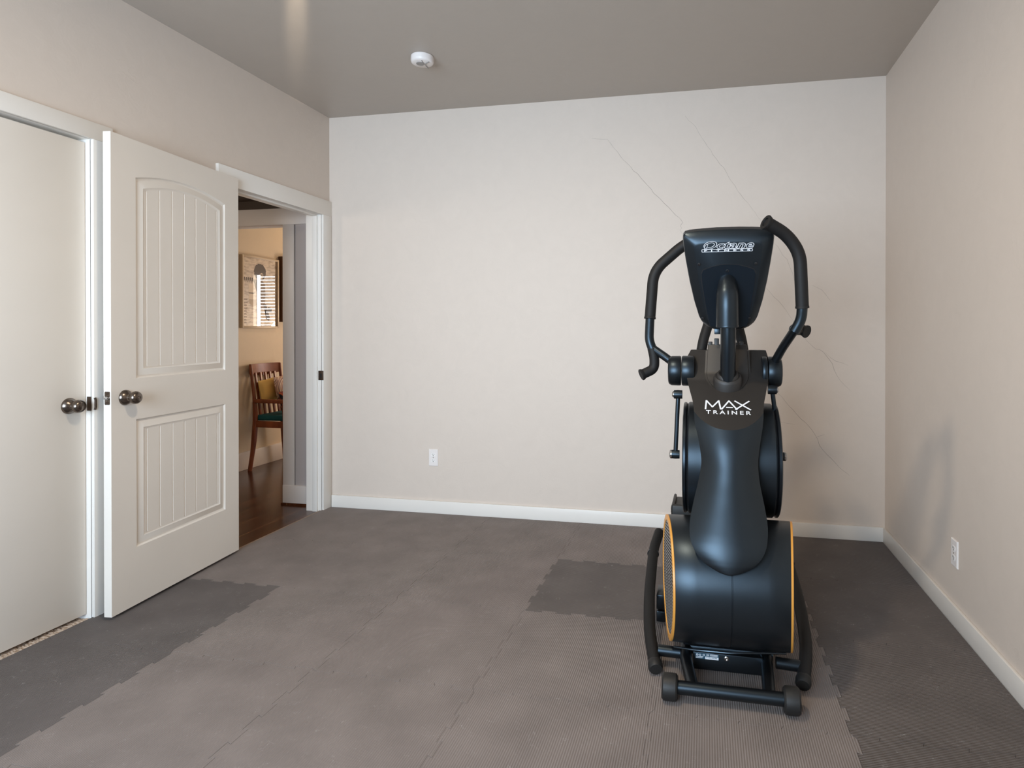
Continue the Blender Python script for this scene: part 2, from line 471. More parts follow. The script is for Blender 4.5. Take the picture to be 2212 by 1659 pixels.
# jamb boards and stops
box(bm, (-WT, ENT[1], -.0125), (.004, ENT[1] + .004, ENT[2]))
box(bm, (-WT, ENT[0] - .004, -.0125), (.004, ENT[0], ENT[2]))
box(bm, (-WT, ENT[0], ENT[2]), (.004, ENT[1], ENT[2] + .012))
box(bm, (-.062, ENT[1] - .011, -.0125), (-.026, ENT[1], ENT[2]), bev=.001)
box(bm, (-.062, ENT[0], -.0125), (-.026, ENT[0] + .011, ENT[2]), bev=.001)
box(bm, (-.062, ENT[0] + .011, ENT[2] - .011), (-.026, ENT[1] - .011, ENT[2]), bev=.001)
t1 = struct('trim_1', bm, M_TRIM, 'white casing and jamb around the doorway to the hall', 'door casing')
bm = nb(); box(bm, (-.020, ENT[1] - .0025, .89), (.0185, ENT[1] + .001, .955), bev=.001)
box(bm, (-.008, ENT[1] - .0035, .908), (.006, ENT[1] - .002, .937), mi=1)
finish('strike_plate', bm, [M_BRONZE, M_SLOT], t1)
bm = nb()
box(bm, (0, CLO[0] - .09, CLO[2]), (.019, CLO[1] + .088, 2.118), bev=.0015)
box(bm, (0, CLO[1], -.0125), (.019, CLO[1] + .085, CLO[2]), bev=.0015)
box(bm, (0, CLO[0] - .085, -.0125), (.019, CLO[0], CLO[2]), bev=.0015)
box(bm, (-WT, CLO[1], -.0125), (.004, CLO[1] + .004, CLO[2])); box(bm, (-WT, CLO[0], CLO[2]), (.004, CLO[1], CLO[2] + .012))
box(bm, (-.10, CLO[1] - .011, -.0125), (-.062, CLO[1], CLO[2])); box(bm, (-.10, CLO[0], CLO[2] - .011), (-.062, CLO[1] - .011, CLO[2]))
t2 = struct('trim_2', bm, M_TRIM, 'white casing around the closed closet door', 'door casing')
bm = nb(); box(bm, (-.016, CLO[1] - .0025, .885), (.006, CLO[1] + .001, .945), bev=.001)
tube(bm, [(.0195, CLO[1] + .003, .889), (.0205, CLO[1] + .005, .90), (.0205, CLO[1] + .005, .93), (.0195, CLO[1] + .003, .941)], .0045, 10)
finish('strike_plate', bm, M_BRONZE, t2)

# ---- knobs (lathe along an axis)
def knob(bm, org, axis, keyhole=True):
    lathe(bm, [(.001, 0), (.0335, 0), (.0335, .003), (.031, .008), (.027, .013), (.0225, .017), (.0165, .021), (.0155, .028), (.0195, .033), (.0255, .040), (.0275, .048), (.0265, .056), (.0215, .063), (.0135, .067), (.001, .068)], org, axis, 36)
    if keyhole:
        lathe(bm, [(.001, .0665), (.0075, .0665), (.0075, .0695), (.0055, .0695), (.005, .067), (.001, .067)], org, axis, 20)
# ---- closet door (flush slab, closed)
bm = nb(); box(bm, (-.058, CLO[0] + .003, .012), (-.022, CLO[1] - .003, CLO[2] - .014), bev=.001)
d1 = struct('door_1', bm, M_DOOR, 'plain white flush closet door, closed', 'door')
bm = nb(); knob(bm, (-.022, -1.772, .913), (1, 0, 0), False)
finish('door_knob', bm, M_NICKEL, d1)
bm = nb(); box(bm, (-.6, CLO[0] - .1, -.05), (-.58, CLO[1] + .1, H)); box(bm, (-.58, CLO[0] - .12, -.05), (-WT, CLO[0] - .1, H)); box(bm, (-.58, CLO[1] + .1, -.05), (-WT, CLO[1] + .12, H)); box(bm, (-.58, CLO[0] - .1, 2.3), (-WT, CLO[1] + .1, 2.32)); box(bm, (-.58, CLO[0] - .1, -.05), (-WT, CLO[1] + .1, -.02))
struct('wall_closet', bm, M_DARKGAP, 'dark inside of the closet behind the closed door', 'wall', smooth=0)
# carpet edge that shows under the closet door
bm = nb()
nx, ny = 14, 150
G = [[bm.verts.new((-.115 + .121 * i / nx, CLO[0] + .01 + (CLO[1] - CLO[0] - .02) * j / ny, -.0045 + random.uniform(-.004, .004) - (.006 if i in (0, nx) else 0))) for j in range(ny + 1)] for i in range(nx + 1)]
for i in range(nx):
    for j in range(ny): bm.faces.new((G[i][j], G[i + 1][j], G[i + 1][j + 1], G[i][j + 1]))
tag(finish('carpet', bm, M_CARPET, smooth=20), 'strip of beige carpet under the closed closet door', 'carpet', kind='stuff')

# ---- open door: moulded two-panel plank door swung back against the wall
DA = Vector((.121, -1.712, .0)); DB = Vector((.045, -.905, .0))
dE = (DB - DA).normalized(); dN = Vector((-dE.y, dE.x, 0))
if dN.x < 0: dN = -dN
DL = (DB - DA).length; DZ0, DZ1, DT = .014, 2.069, .035
def D(u, v, d=0): return DA + dE * u + Vector((0, 0, v)) + dN * d
bm = nb()
def arch_loop(u0, u1, v0, v1, rise, n=18):
    lp = [(u0, v0), (u1, v0)]
    for k in range(n + 1):
        t = k / n
        u = u1 + (u0 - u1) * t
        lp.append((u, v1 + rise * (1 - (2 * t - 1) ** 2)))
    return lp
def door_panel(u0, u1, v0, v1, rise, grooves):
    prof = [(0, 0), (.006, -.007), (.012, -.0085), (.020, -.006), (.040, -.0005), (.046, -.0035), (.050, -.004)]
    rings = []
    for o, d in prof:
        rings.append([bm.verts.new(D(u, v, d)) for u, v in arch_loop(u0 + o, u1 - o, v0 + o, v1 - o, rise * (1 - o * .2))])
    for A, B in zip(rings, rings[1:]): ring_faces(bm, A, B)
    # planks inside the last ring
    o = prof[-1][0]; dz = prof[-1][1]
    a0, a1 = u0 + o, u1 - o
    def top(u):
        t = (a1 - u) / (a1 - a0)
        return v1 - o + rise * (1 - o * .2) * (1 - (2 * t - 1) ** 2)
    cuts = [a0]
    for g in grooves: cuts += [g - .0035, g, g + .0035]
    cuts.append(a1)
    dep = [dz] + [x for g in grooves for x in (dz, dz - .004, dz)] + [dz]
    cols = []
    for i, (u, d) in enumerate(zip(cuts, dep)):
        cols.append((u, d))
    # finer columns between the cuts follow the arch
    fine = []
    for (ua, da), (ub, db) in zip(cols, cols[1:]):
        k = 4 if ub - ua > .02 else 1
        for i in range(k): fine.append((ua + (ub - ua) * i / k, da + (db - da) * i / k))
    fine.append(cols[-1])
    V = [(bm.verts.new(D(u, v0 + o, d)), bm.verts.new(D(u, top(u), d))) for u, d in fine]
    for (p, q), (r, s) in zip(V, V[1:]): bm.faces.new((p, r, s, q))
    return rings[0]
gr = [.189, .264, .341, .417, .494, .567, .644]
L1 = door_panel(.127, .703, 1.017, 1.905, .042, gr)
L2 = door_panel(.127, .703, .268, .835, 0, gr)
oc = [bm.verts.new(D(u, v)) for u, v in ((0, DZ0), (DL, DZ0), (DL, DZ1), (0, DZ1))]
es = []
for lp in (oc, L1, L2):
    for i in range(len(lp)):
        a, b = lp[i], lp[(i + 1) % len(lp)]
        e = bm.edges.get((a, b)) or bm.edges.new((a, b)); es.append(e)
bmesh.ops.triangle_fill(bm, use_beauty=True, use_dissolve=False, edges=es)
bc = [bm.verts.new(D(u, v, -DT)) for u, v in ((0, DZ0), (DL, DZ0), (DL, DZ1), (0, DZ1))]
ring_faces(bm, oc, bc); bm.faces.new(bc)
d2 = struct('door_2', bm, M_DOOR, 'white two-panel plank door with arched top panel, standing open', 'door', smooth=25)
bm = nb(); knob(bm, D(.070, .938, 0), dN)
finish('door_knob', bm, M_NICKEL, d2)
bm = nb()
lathe(bm, [(.001, 0), (.0335, 0), (.0335, .003), (.029, .010), (.021, .016), (.0155, .020), (.0155, .024), (.0245, .031), (.0275, .038), (.025, .046), (.001, .050)], D(.070, .938, -DT), -dN, 36)
finish('door_knob', bm, M_NICKEL, d2)
bm = nb()
def DE(a, v, d): return DA - dN * (DT / 2 - a) + Vector((0, 0, v)) - dE * d
prism(bm, rrect(.024, .056, .004), lambda a, v, d: DE(a, .942 + v, d), -.001, .0012)
prism(bm, ellipse(.006, .006, 12), lambda a, v, d: DE(a, .962 + v, d), .001, .0022, 1)
prism(bm, ellipse(.006, .006, 12), lambda a, v, d: DE(a, .922 + v, d), .001, .0022, 1)
lathe(bm, [(.0085, 0), (.0085, .006), (.006, .010), (.001, .011)], DE(0, .942, 0), -dE, 18, mi=2)
finish('latch_plate', bm, [M_NICKEL, M_BRONZE, M_STEEL], d2)
bm = nb()
for z in (.25, 1.05, 1.85):
    tube(bm, [(.030, -.8985, z - .045), (.030, -.8985, z + .045)], .006, 12)
    box(bm, (.0192, -.9135, z - .043), (.0212, -.899, z + .043))
finish('hinge', bm, M_NICKEL, d2)

# ================================================================ hall seen through the doorway
HX = -1.45
bm = nb(); box(bm, (-2.4, -2.0, -.05), (-WT, 3.5, -.010)); box(bm, (-WT, ENT[0], -.05), (-.004, ENT[1], -.010))
struct('floor_hall', bm, M_HALLFLOOR, 'dark glossy wood plank floor beyond the doorway', 'floor', smooth=0)
bm = nb(); box(bm, (HX - .1, -2.0, -.05), (HX, 3.5, 2.6))
struct('wall_hall', bm, M_HALLWALL, 'warm lit wall with framed pictures beyond the doorway', 'wall', smooth=0)
bm = nb(); box(bm, (HX, 3.4, -.05), (.12, 3.5, .75)); box(bm, (HX, 3.4, 2.0), (.12, 3.5, 2.6)); box(bm, (HX, 3.4, .75), (.10, 3.5, 2.0)); box(bm, (.12, 3.4, -.05), (1.2, 3.5, .75)); box(bm, (.12, 3.4, 2.0), (1.2, 3.5, 2.6)); box(bm, (.56, 3.4, .75), (1.2, 3.5, 2.0))
struct('wall_hall_far', bm, M_HALLWALL, 'far wall with a window in the room beyond', 'wall', smooth=0)
bm = nb(); box(bm, (.8, .12, -.05), (.9, 3.4, 2.6)); box(bm, (-WT, .12, -.05), (.9, .16, 2.6))
struct('wall_hall_side', bm, M_HALLWALL, 'side wall of the room beyond', 'wall', smooth=0)
bm = nb(); box(bm, (HX, -2.1, -.05), (-WT, -2.0, 2.6))
struct('wall_hall_near', bm, M_HALLWALL, 'near end wall of the hall', 'wall', smooth=0)
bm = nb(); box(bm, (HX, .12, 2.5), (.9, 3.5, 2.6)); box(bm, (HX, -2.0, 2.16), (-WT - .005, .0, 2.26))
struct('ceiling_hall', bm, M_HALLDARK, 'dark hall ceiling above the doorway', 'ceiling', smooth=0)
# cased opening beside the doorway
bm = nb()
box(bm, (HX, .004, 1.985), (-WT, .12, 2.102), bev=.002)
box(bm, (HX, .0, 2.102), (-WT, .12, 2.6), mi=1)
box(bm, (-.375, .004, .0), (-.285, .12, 1.985), bev=.002)
box(bm, (-.375, .0, -.01), (-WT, .12, .128), bev=.002)
box(bm, (-.285, .016, .128), (-WT, .12, 1.985), mi=2)
box(bm, (-.292, .012, .128), (-.284, .018, 1.985), mi=1)
box(bm, (-.385, -.006, -.010), (-WT, .10, .004), mi=3)
struct('trim_3', bm, [M_HALLTRIM, M_HALLDARK, simple('grey_hall_wall', S(178, 171, 170), .6), M_HALLFLOOR], 'grey white cased opening in the hall', 'door casing')
bm = nb(); box(bm, (HX, -1.9, -.01), (HX + .016, 3.4, .15), bev=.003)
struct('baseboard_hall', bm, simple('hall_baseboard_paint', S(214, 204, 196), .4), 'tall white baseboard behind the wooden chair', 'baseboard')
# threshold strip at the edge of the mats
bm = nb(); box(bm, (-.014, ENT[0], -.012), (.012, ENT[1], -.003), bev=.002)
struct('trim_4', bm, mat_wood('pale_threshold', S(120, 98, 80), S(158, 134, 112), .5, (3, 20, 3)), 'thin pale threshold strip between mats and hall floor', 'threshold')
# far window with blinds (its light mirrors in the framed print)
wn = thing('window_blind', (.34, 3.38, 1.4), 'white slatted blind at the far window', 'window blind')
bm = nb()
for k in range(28): box(bm, (.17, 3.372, .80 + k * .043), (.425, 3.392, .80 + k * .043 + .031))
finish('slats', bm, M_PLAST_W, wn, smooth=0)
bm = nb(); box(bm, (.10, 3.368, 1.985), (.56, 3.40, 2.03)); finish('headrail', bm, M_PLAST_W, wn)
area_light('far_window_daylight', (.33, 3.46, 1.38), (.33, 0, 1.38), .44, 1.22, 40, (.95, .97, 1.0))

# ---- framed print
def pic_map(y0, z0):
    return lambda u, v, d: Vector((HX + d, y0 + u, z0 + v))
pr = thing('framed_print', (HX, .83, 1.25), 'black and white print of a figure with big round hair in pale frame', 'picture')
PY0, PY1, PZ0, PZ1 = .845, 1.318, 1.255, 1.905
bm = nb()
fw = .018
for a, b in (((HX + .001, PY0, PZ0), (HX + .03, PY0 + fw, PZ1)), ((HX + .001, PY1 - fw, PZ0), (HX + .03, PY1, PZ1)), ((HX + .001, PY0 + fw, PZ0), (HX + .03, PY1 - fw, PZ0 + fw)), ((HX + .001, PY0 + fw, PZ1 - fw), (HX + .03, PY1 - fw, PZ1))):
    box(bm, a, b, bev=.0015)
finish('frame', bm, simple('pale_picture_frame', S(196, 176, 148), .4), pr)
def mat_paper():
    n = N('newsprint_paper')
    z = n.n('ShaderNodeTexNoise', Scale=16.0, Detail=6.0); n.l(n.coords((1, 1, 3)), z.inputs['Vector'])
    n.set(Base_Color=n.ramp(z.outputs['Fac'], [(.35, S(168, 148, 124)), (.55, S(206, 188, 164)), (.75, S(222, 206, 184))]), Roughness=.35, Coat_Weight=1.0, Coat_Roughness=.01)
    return n.m
def coat(m):
    b = m.node_tree.nodes['Principled BSDF']; b.inputs['Coat Weight'].default_value = 1; b.inputs['Coat Roughness'].default_value = .01
    return m
bm = nb(); mp = pic_map(PY0 + fw, PZ0 + fw)
PW, PH = PY1 - PY0 - 2 * fw, PZ1 - PZ0 - 2 * fw
prism(bm, [(0, 0), (PW, 0), (PW, PH), (0, PH)], mp, .012, .014, 0)
def pu(x, y): return ((x - 105) / (540 - 105) * PW, (1505 - (y + (x - 105) * 0)) / (1505 - 700) * PH)
def shape(pts, mi, d): prism(bm, [pu(*p) for p in pts], mp, .0141, .0142 + d * .0002, mi)
rr = random.Random(3)
shape([(322 + (76 + rr.uniform(-5, 5)) * cos(a), 855 + (98 + rr.uniform(-6, 6)) * sin(a)) for a in [2 * pi * k / 40 for k in range(40)]], 1, 1)
shape([(318, 880), (345, 862), (362, 880), (360, 915), (345, 945), (325, 930), (312, 905)], 2, 2)
shape([(318, 885), (356, 880), (358, 892), (320, 897)], 1, 3)
shape([(240, 950), (320, 950), (352, 960), (385, 1000), (392, 1120), (380, 1300), (300, 1320), (290, 1150)], 3, 1)
shape([(240, 955), (300, 950), (330, 1100), (330, 1230), (300, 1140), (262, 1040)], 1, 2)
shape([(180, 1010), (240, 1010), (250, 1200), (225, 1260), (182, 1235)], 2, 1)
shape([(180, 1110), (248, 1110), (248, 1122), (180, 1122)], 1, 2)
shape([(185, 1190), (270, 1190), (285, 1250), (240, 1275), (188, 1240)], 4, 2)
shape([(365, 1240), (400, 1240), (450, 1400), (440, 1440), (400, 1420)], 1, 2)
shape([(425, 1270), (480, 1285), (470, 1340), (425, 1330)], 1, 3)
shape([(280, 1300), (395, 1310), (400, 1400), (470, 1500), (390, 1503), (370, 1400), (340, 1503), (290, 1503)], 2, 2)
shape([(280, 1300), (300, 1310), (305, 1500), (290, 1503)], 1, 3)
for k, (x, w) in enumerate(((118, 18), (140, 22), (166, 18), (188, 20), (212, 22))):
    shape([(x, 1000), (x + 4, 935), (x + w, 930), (x + w - 4, 995), (x + w * .6, 965)], 1, 1)
for k in range(9):
    yy = 1190 + k * 34
    shape([(112, yy), (160 + rr.uniform(-15, 10), yy), (158, yy + 12), (112, yy + 12)], 3, 1)
finish('print', bm, [mat_paper(), coat(simple('print_black', S(58, 44, 34), .5)), coat(simple('print_white', S(214, 198, 176), .5)), coat(simple('print_grey', S(128, 110, 92), .5)), coat(simple('print_light_grey', S(176, 158, 136), .5))], pr, smooth=0)
pr2 = thing('framed_print', (HX, 1.34, 1.31), 'deep brown picture frame cut off by the hall opening', 'picture')
bm = nb()
a0, a1, b0, b1 = 1.345, 1.80, 1.315, 1.945
for a, b in (((HX + .001, a0, b0), (HX + .045, a0 + .03, b1)), ((HX + .001, a1 - .03, b0), (HX + .045, a1, b1)), ((HX + .001, a0 + .03, b0), (HX + .045, a1 - .03, b0 + .03)), ((HX + .001, a0 + .03, b1 - .03), (HX + .045, a1 - .03, b1))):
    box(bm, a, b, bev=.002)
finish('frame', bm, simple('brown_picture_frame', S(84, 52, 28), .45), pr2)
bm = nb(); box(bm, (HX + .008, a0 + .03, b0 + .03), (HX + .018, a1 - .03, b1 - .03)); finish('print', bm, simple('grey_print', S(186, 176, 164), .5), pr2)

# ---- wooden armchair in the hall
ch = thing('wooden_armchair', (-1.2, 1.1, -.01), 'teak armchair with slatted back and teal seat against hall wall', 'chair')
def bar(pts, r, name, mats=M_TEAK, flat=1.0, rad=.05, up=None):
    b = nb(); tube(b, fillet(pts, rad) if len(pts) > 2 else pts, r, 12, flat=flat, up=up); return finish(name, b, mats, ch)
yN, yF = .905, 1.275
for yy, s in ((yN, -1), (yF, 1)):
    bar([(-1.362, yy + s * .045, -.01), (-1.350, yy + s * .012, .22), (-1.346, yy - s * .008, .45), (-1.352, yy, .62), (-1.388, yy + s * .004, .925)], [.014] * 1 + [.0175] * 100, 'rear_leg') if False else None
    b = nb()
    pts = fillet([(-1.362, yy + s * .045, -.01), (-1.350, yy + s * .012, .22), (-1.346, yy - s * .008, .45), (-1.352, yy, .62), (-1.388, yy + s * .004, .925)], .08)
    n_ = len(pts)
    tube(b, pts, [.013 + .010 * sin(pi * min(1, .15 + i / n_)) for i in range(n_)], 12)
    finish('rear_leg', b, M_TEAK, ch)
    bar([(-1.035, yy, -.01), (-1.045, yy, .30), (-1.055, yy, .605)], .0155, 'front_leg')
    b = nb(); box(b, (-1.36, yy - .02, .588), (-1.02, yy + .02, .622), bev=.009, seg=3); finish('armrest', b, M_TEAK, ch)
    b = nb(); box(b, (-1.345, yy - .010, .372), (-1.045, yy + .010, .428), bev=.003); finish('side_rail', b, M_TEAK, ch)
b = nb()
rings = []
for k in range(11):
    t = k / 10; yy = yN - .005 + (yF - yN + .01) * t; bow = .03 * (1 - (2 * t - 1) ** 2); sag = .020 * (1 - (2 * t - 1) ** 2)
    x0 = -1.388 - bow
    rings.append([Vector((x0 - .011, yy, .845 - sag)), Vector((x0 + .011, yy, .845 - sag)), Vector((x0 + .007, yy, .930)), Vector((x0 - .015, yy, .930))])
loft(b, rings); finish('top_rail', b, M_TEAK, ch)
for k in range(5):
    yy = yN + .062 + k * (yF - yN - .124) / 4
    b = nb(); M_ = Matrix.Translation((-1.362, yy, .64)) @ Matrix.Rotation(-.14, 4, 'Y')
    box(b, (-.006, -.012, -.20), (.006, .012, .215), bev=.002, M=M_); finish('slat', b, M_TEAK, ch)
b = nb(); box(b, (-1.355, yN + .012, .428), (-1.03, yF - .012, .478), bev=.02, seg=4); finish('seat', b, M_TEAL, ch)
b = nb(); box(b, (-1.055, yN + .02, .372), (-1.035, yF - .02, .428), bev=.003); finish('front_rail', b, M_TEAK, ch)
def cushion(name, c, w, h, d, M, mat, label):
    b = nb()
    n_ = 14
    for sgn in (1, -1):
        G = []
        for i in range(n_ + 1):
            row = []
            for j in range(n_ + 1):
                u = 2 * i / n_ - 1; v = 2 * j / n_ - 1
                puff = ((1 - abs(u) ** 2.6) * (1 - abs(v) ** 2.6)) ** .55
                pin = 1 - .08 * (1 - abs(u * v))* (abs(u) ** 6 + abs(v) ** 6) * .5
                row.append(b.verts.new(M @ Vector((u * w / 2 * pin, v * h / 2 * pin, sgn * d / 2 * puff))))
            G.append(row)
        for i in range(n_):
            for j in range(n_): b.faces.new((G[i][j], G[i + 1][j], G[i + 1][j + 1], G[i][j + 1]))
    bmesh.ops.remove_doubles(b, verts=b.verts, dist=.0004)
    tag(finish(name, b, mat, smooth=60, loc=c), label, 'cushion', 'cushions on the teak armchair')
def CM(off, yy, z, spin):
    c = Vector((-1.340 - (z - .45) * .141 + off, yy, z))
    return c, Matrix.Translation(c) @ Matrix.Rotation(-.14, 4, 'Y') @ Matrix.Rotation(pi / 2, 4, 'Y') @ Matrix.Rotation(spin, 4, 'Z')
c, m = CM(.055, 1.040, .690, .10); cushion('cushion', c, .205, .215, .075, m, M_YEL, 'mustard yellow cushion against the chair slats')
c, m = CM(.135, 1.140, .715, .10); cushion('cushion', c, .205, .215, .07, m, M_SWIRL, 'pale cushion with swirl print in front of the yellow cushion')
c, m = CM(.212, 1.085, .588, .05); cushion('cushion', c, .20, .21, .07, m, M_DARKPRINT, 'black cushion with orange print low on the teal seat')

# ================================================================ foam mats
T = .61
XS = [.006, .583, 1.193, 1.803, 2.413, 3.023, W - .0155]
YS = [-.016, -.655, -1.265, -1.875, -2.485, -3.095]
NT = 9
def teeth(a, b, ph):          # offsets (s, d) along an inner edge from a to b: dovetail teeth
    out = []
    L = b - a; p = L / NT
    for k in range(NT):
        s = a + k * p
        sg = 1 if (k + ph) % 2 == 0 else -1
        e = p * .05
        out += [(s - (e if k else -e), sg * .0078), (s + p + (e if k < NT - 1 else -e), sg * .0078)]
    return [(a, 0)] + out + [(b, 0)]
def clean(pts):
    out = []
    for p in pts:
        if not out or (p - out[-1]).length > 1e-5: out.append(p)
    if (out[0] - out[-1]).length < 1e-5: out.pop()
    return out
def vedge(ix, j):             # vertical seam ix between rows j and j+1: list from YS[j] to YS[j+1]
    x = XS[ix]; a, b = YS[j], YS[j + 1]
    if ix in (0, len(XS) - 1): return [Vector((x, a)), Vector((x, b))]
    k = abs(b - a); s0 = a - .012; s1 = b + .012
    return [Vector((x, a))] + [Vector((x + d, s)) for s, d in teeth(s0, s1, ix + j)[1:-1]] + [Vector((x, b))]
def hedge(jy, i):             # horizontal seam jy from XS[i] to XS[i+1]
    yv = YS[jy]; a, b = XS[i], XS[i + 1]
    if jy in (0, len(YS) - 1): return [Vector((a, yv)), Vector((b, yv))]
    s0 = a + .012; s1 = b - .012
    return [Vector((a, yv))] + [Vector((s, yv + d)) for s, d in teeth(s0, s1, i + jy)[1:-1]] + [Vector((b, yv))]
row_w = ['touching the back wall', 'second row from back wall', 'third row from back wall', 'fourth row from back wall', 'nearest row']
col_w = ['touching the door wall', 'second from door wall', 'third from door wall', 'third from right wall', 'second from right wall', 'touching the right wall']
across = {(2, 5), (1, 5), (0, 5), (3, 5), (1, 3)}
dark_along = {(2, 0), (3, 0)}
for j in range(len(YS) - 1):
    for i in range(len(XS) - 1):
        lp = hedge(j, i) + vedge(i + 1, j) + hedge(j + 1, i)[::-1] + vedge(i, j)[::-1]
        lp = clean(lp)
        # orientation: clockwise seen from above -> inward normal offset
        n_ = len(lp)
        ar = sum(lp[k].x * lp[(k + 1) % n_].y - lp[(k + 1) % n_].x * lp[k].y for k in range(n_))
        if ar < 0: lp.reverse()
        def off(dd):
            o = []
            for k in range(n_):
                p0, p1, p2 = lp[k - 1], lp[k], lp[(k + 1) % n_]
                e1 = (p1 - p0).normalized(); e2 = (p2 - p1).normalized()
                n1 = Vector((-e1.y, e1.x)); n2 = Vector((-e2.y, e2.x))
                m = n1 + n2
                if m.length < .3: m = n1
                m = m / max(.35, m.dot(n1))
                o.append(p1 + m * dd)
            return o
        bm = nb()
        A = [bm.verts.new((p.x, p.y, -.0122)) for p in off(.0003)]
        B = [bm.verts.new((p.x, p.y, -.0007)) for p in off(.0003)]
        Cc = [bm.verts.new((p.x, p.y, 0)) for p in off(.0009)]
        ring_faces(bm, A, B, 1); ring_faces(bm, B, Cc, 0)
        for tri in tessellate_polygon([[Vector((v.co.x, v.co.y, 0)) for v in Cc]]):
            bm.faces.new([Cc[k] for k in tri])
        o = finish('foam_mat', bm, [M_MAT_X if (j, i) in across else M_MAT_D if (j, i) in dark_along else M_MAT_Y, M_MATEDGE], smooth=0,
                   loc=((XS[i] + XS[i + 1]) / 2, (YS[j] + YS[j + 1]) / 2, 0))
        tag(o, 'ribbed foam mat tile, %s, %s' % (row_w[j], col_w[i]), 'foam mat', 'interlocking foam mats on the floor')

# ================================================================ small wall and ceiling fittings
sd = thing('smoke_detector', (1.074, -.765, H), 'round white smoke detector on the dark ceiling', 'smoke detector')
bm = nb(); lathe(bm, [(.001, 0), (.056, 0), (.060, -.004), (.061, -.026), (.058, -.036), (.050, -.042), (.001, -.043)], (1.074, -.765, H), (0, 0, 1), 44)
finish('housing', bm, M_PLAST_W, sd)
bm = nb()
lathe(bm, [(.012, -.0425), (.022, -.0425), (.022, -.0455), (.012, -.0455)], (1.068, -.775, H), (0, 0, 1), 24)
tube(bm, fillet([(1.085, -.712, H - .043), (1.085, -.75, H - .0445), (1.10, -.775, H - .0445), (1.122, -.785, H - .043)], .02), .0025, 8)
tube(bm, [(1.085, -.765, H - .0445), (1.092, -.81, H - .043)], .002, 8)
finish('vent_cover', bm, simple('grey_detector_plastic', S(150, 146, 143), .5), sd)

def outlet(c, right, nrm, label):
    c = Vector(c); right = Vector(right); nrm = Vector(nrm)
    mp = lambda u, v, d: c + right * u + Vector((0, 0, v)) + nrm * d
    t = thing('wall_outlet', c, label, 'wall outlet', 'white duplex wall outlets')
    b = nb()
    w, h = .0335, .057
    r0 = [(-w, -h), (w, -h), (w, h), (-w, h)]
    rings = [[mp(u, v, 0) for u, v in r0], [mp(u, v, .003) for u, v in r0], [mp(u * .9, v * .94, .006) for u, v in r0]]
    loft(b, rings, cap0=True); finish('cover_plate', b, M_PLAST_W, t, smooth=20)
    for s in (1, -1):
        b = nb()
        pts = [(x, max(-.0115, min(.0115, yy)) + s * .0195) for x, yy in ellipse(.0165, .0165, 28)]
        prism(b, pts, mp, .006, .0074)
        finish('receptacle', b, simple('receptacle_plastic', S(240, 235, 232), .3), t, smooth=20)
        b = nb()
        for x in (-.0063, .0063): prism(b, [(x - .0012, s * .0195 - .001), (x + .0012, s * .0195 - .001), (x + .0012, s * .0195 + .0075), (x - .0012, s * .0195 + .0075)], mp, .0073, .0077)
        prism(b, ellipse(.0026, .0028, 14, 0, s * .0195 - .0062), mp, .0073, .0077)
        finish('slots', b, M_SLOT, t, smooth=0)
    b = nb(); prism(b, ellipse(.0026, .0026, 12), mp, .006, .0072); finish('screw', b, M_NICKEL, t)
outlet((.7815, 0, .373), (1, 0, 0), (0, -1, 0), 'white duplex outlet low on the cracked back wall')
outlet((W, -1.026, .296), (0, -1, 0), (-1, 0, 0), 'white duplex outlet above the baseboard of the right wall')

# ================================================================ elliptical trainer
XM = 2.663
et = thing('elliptical_trainer', (XM, -1.25, 0), 'black elliptical trainer with orange-rimmed drum standing on the foam mats', 'exercise machine')
def part(name, bm, mats, parent=et, smooth=38): 
    o = finish(name, bm, mats, None, smooth)
    o.parent = parent
    if parent is et: o.matrix_parent_inverse = Matrix.Translation(-Vector(et.location))
    return o
# ---- base frame
bm = nb()
tube(bm, [(P(1497, 1474, -1.80).x, -1.80, .0445), P(1482, 1425, -1.66), P(1481, 1405, -1.58), (2.50, -1.2, .055), (2.50, -.66, .05)], .021, 16)
tube(bm, [(P(1662, 1492, -1.80).x, -1.80, .0445), P(1657, 1445, -1.66), P(1656, 1430, -1.60), (2.80, -1.2, .055), (2.80, -.66, .05)], .021, 16)
tube(bm, [(2.50, -1.54, .055), (2.82, -1.54, .055)], .026, 16)
tube(bm, [(2.60, -1.5, .08), (2.60, -1.36, .55)], .025, 12); tube(bm, [(2.73, -1.5, .08), (2.73, -1.36, .55)], .025, 12)
part('base_frame', bm, M_TUBE)
bm = nb(); tube(bm, [(2.42, -.65, .035), (2.91, -.65, .035)], .030, 20); part('rear_stabilizer', bm, M_TUBE)
bm = nb(); tube(bm, [(2.475, -1.80, .0445), (2.845, -1.80, .0445)], .0215, 24)
part('front_crossbar', bm, M_TUBE)
for x in (2.466, 2.853):
    bm = nb(); lathe(bm, [(.016, -.0255), (.036, -.0255), (.0415, -.020), (.0425, -.010), (.0425, .010), (.0415, .020), (.036, .0255), (.016, .0255)], (x, -1.80, .0430), (1, 0, 0), 36)
    part('transport_wheel', bm, M_RUB)
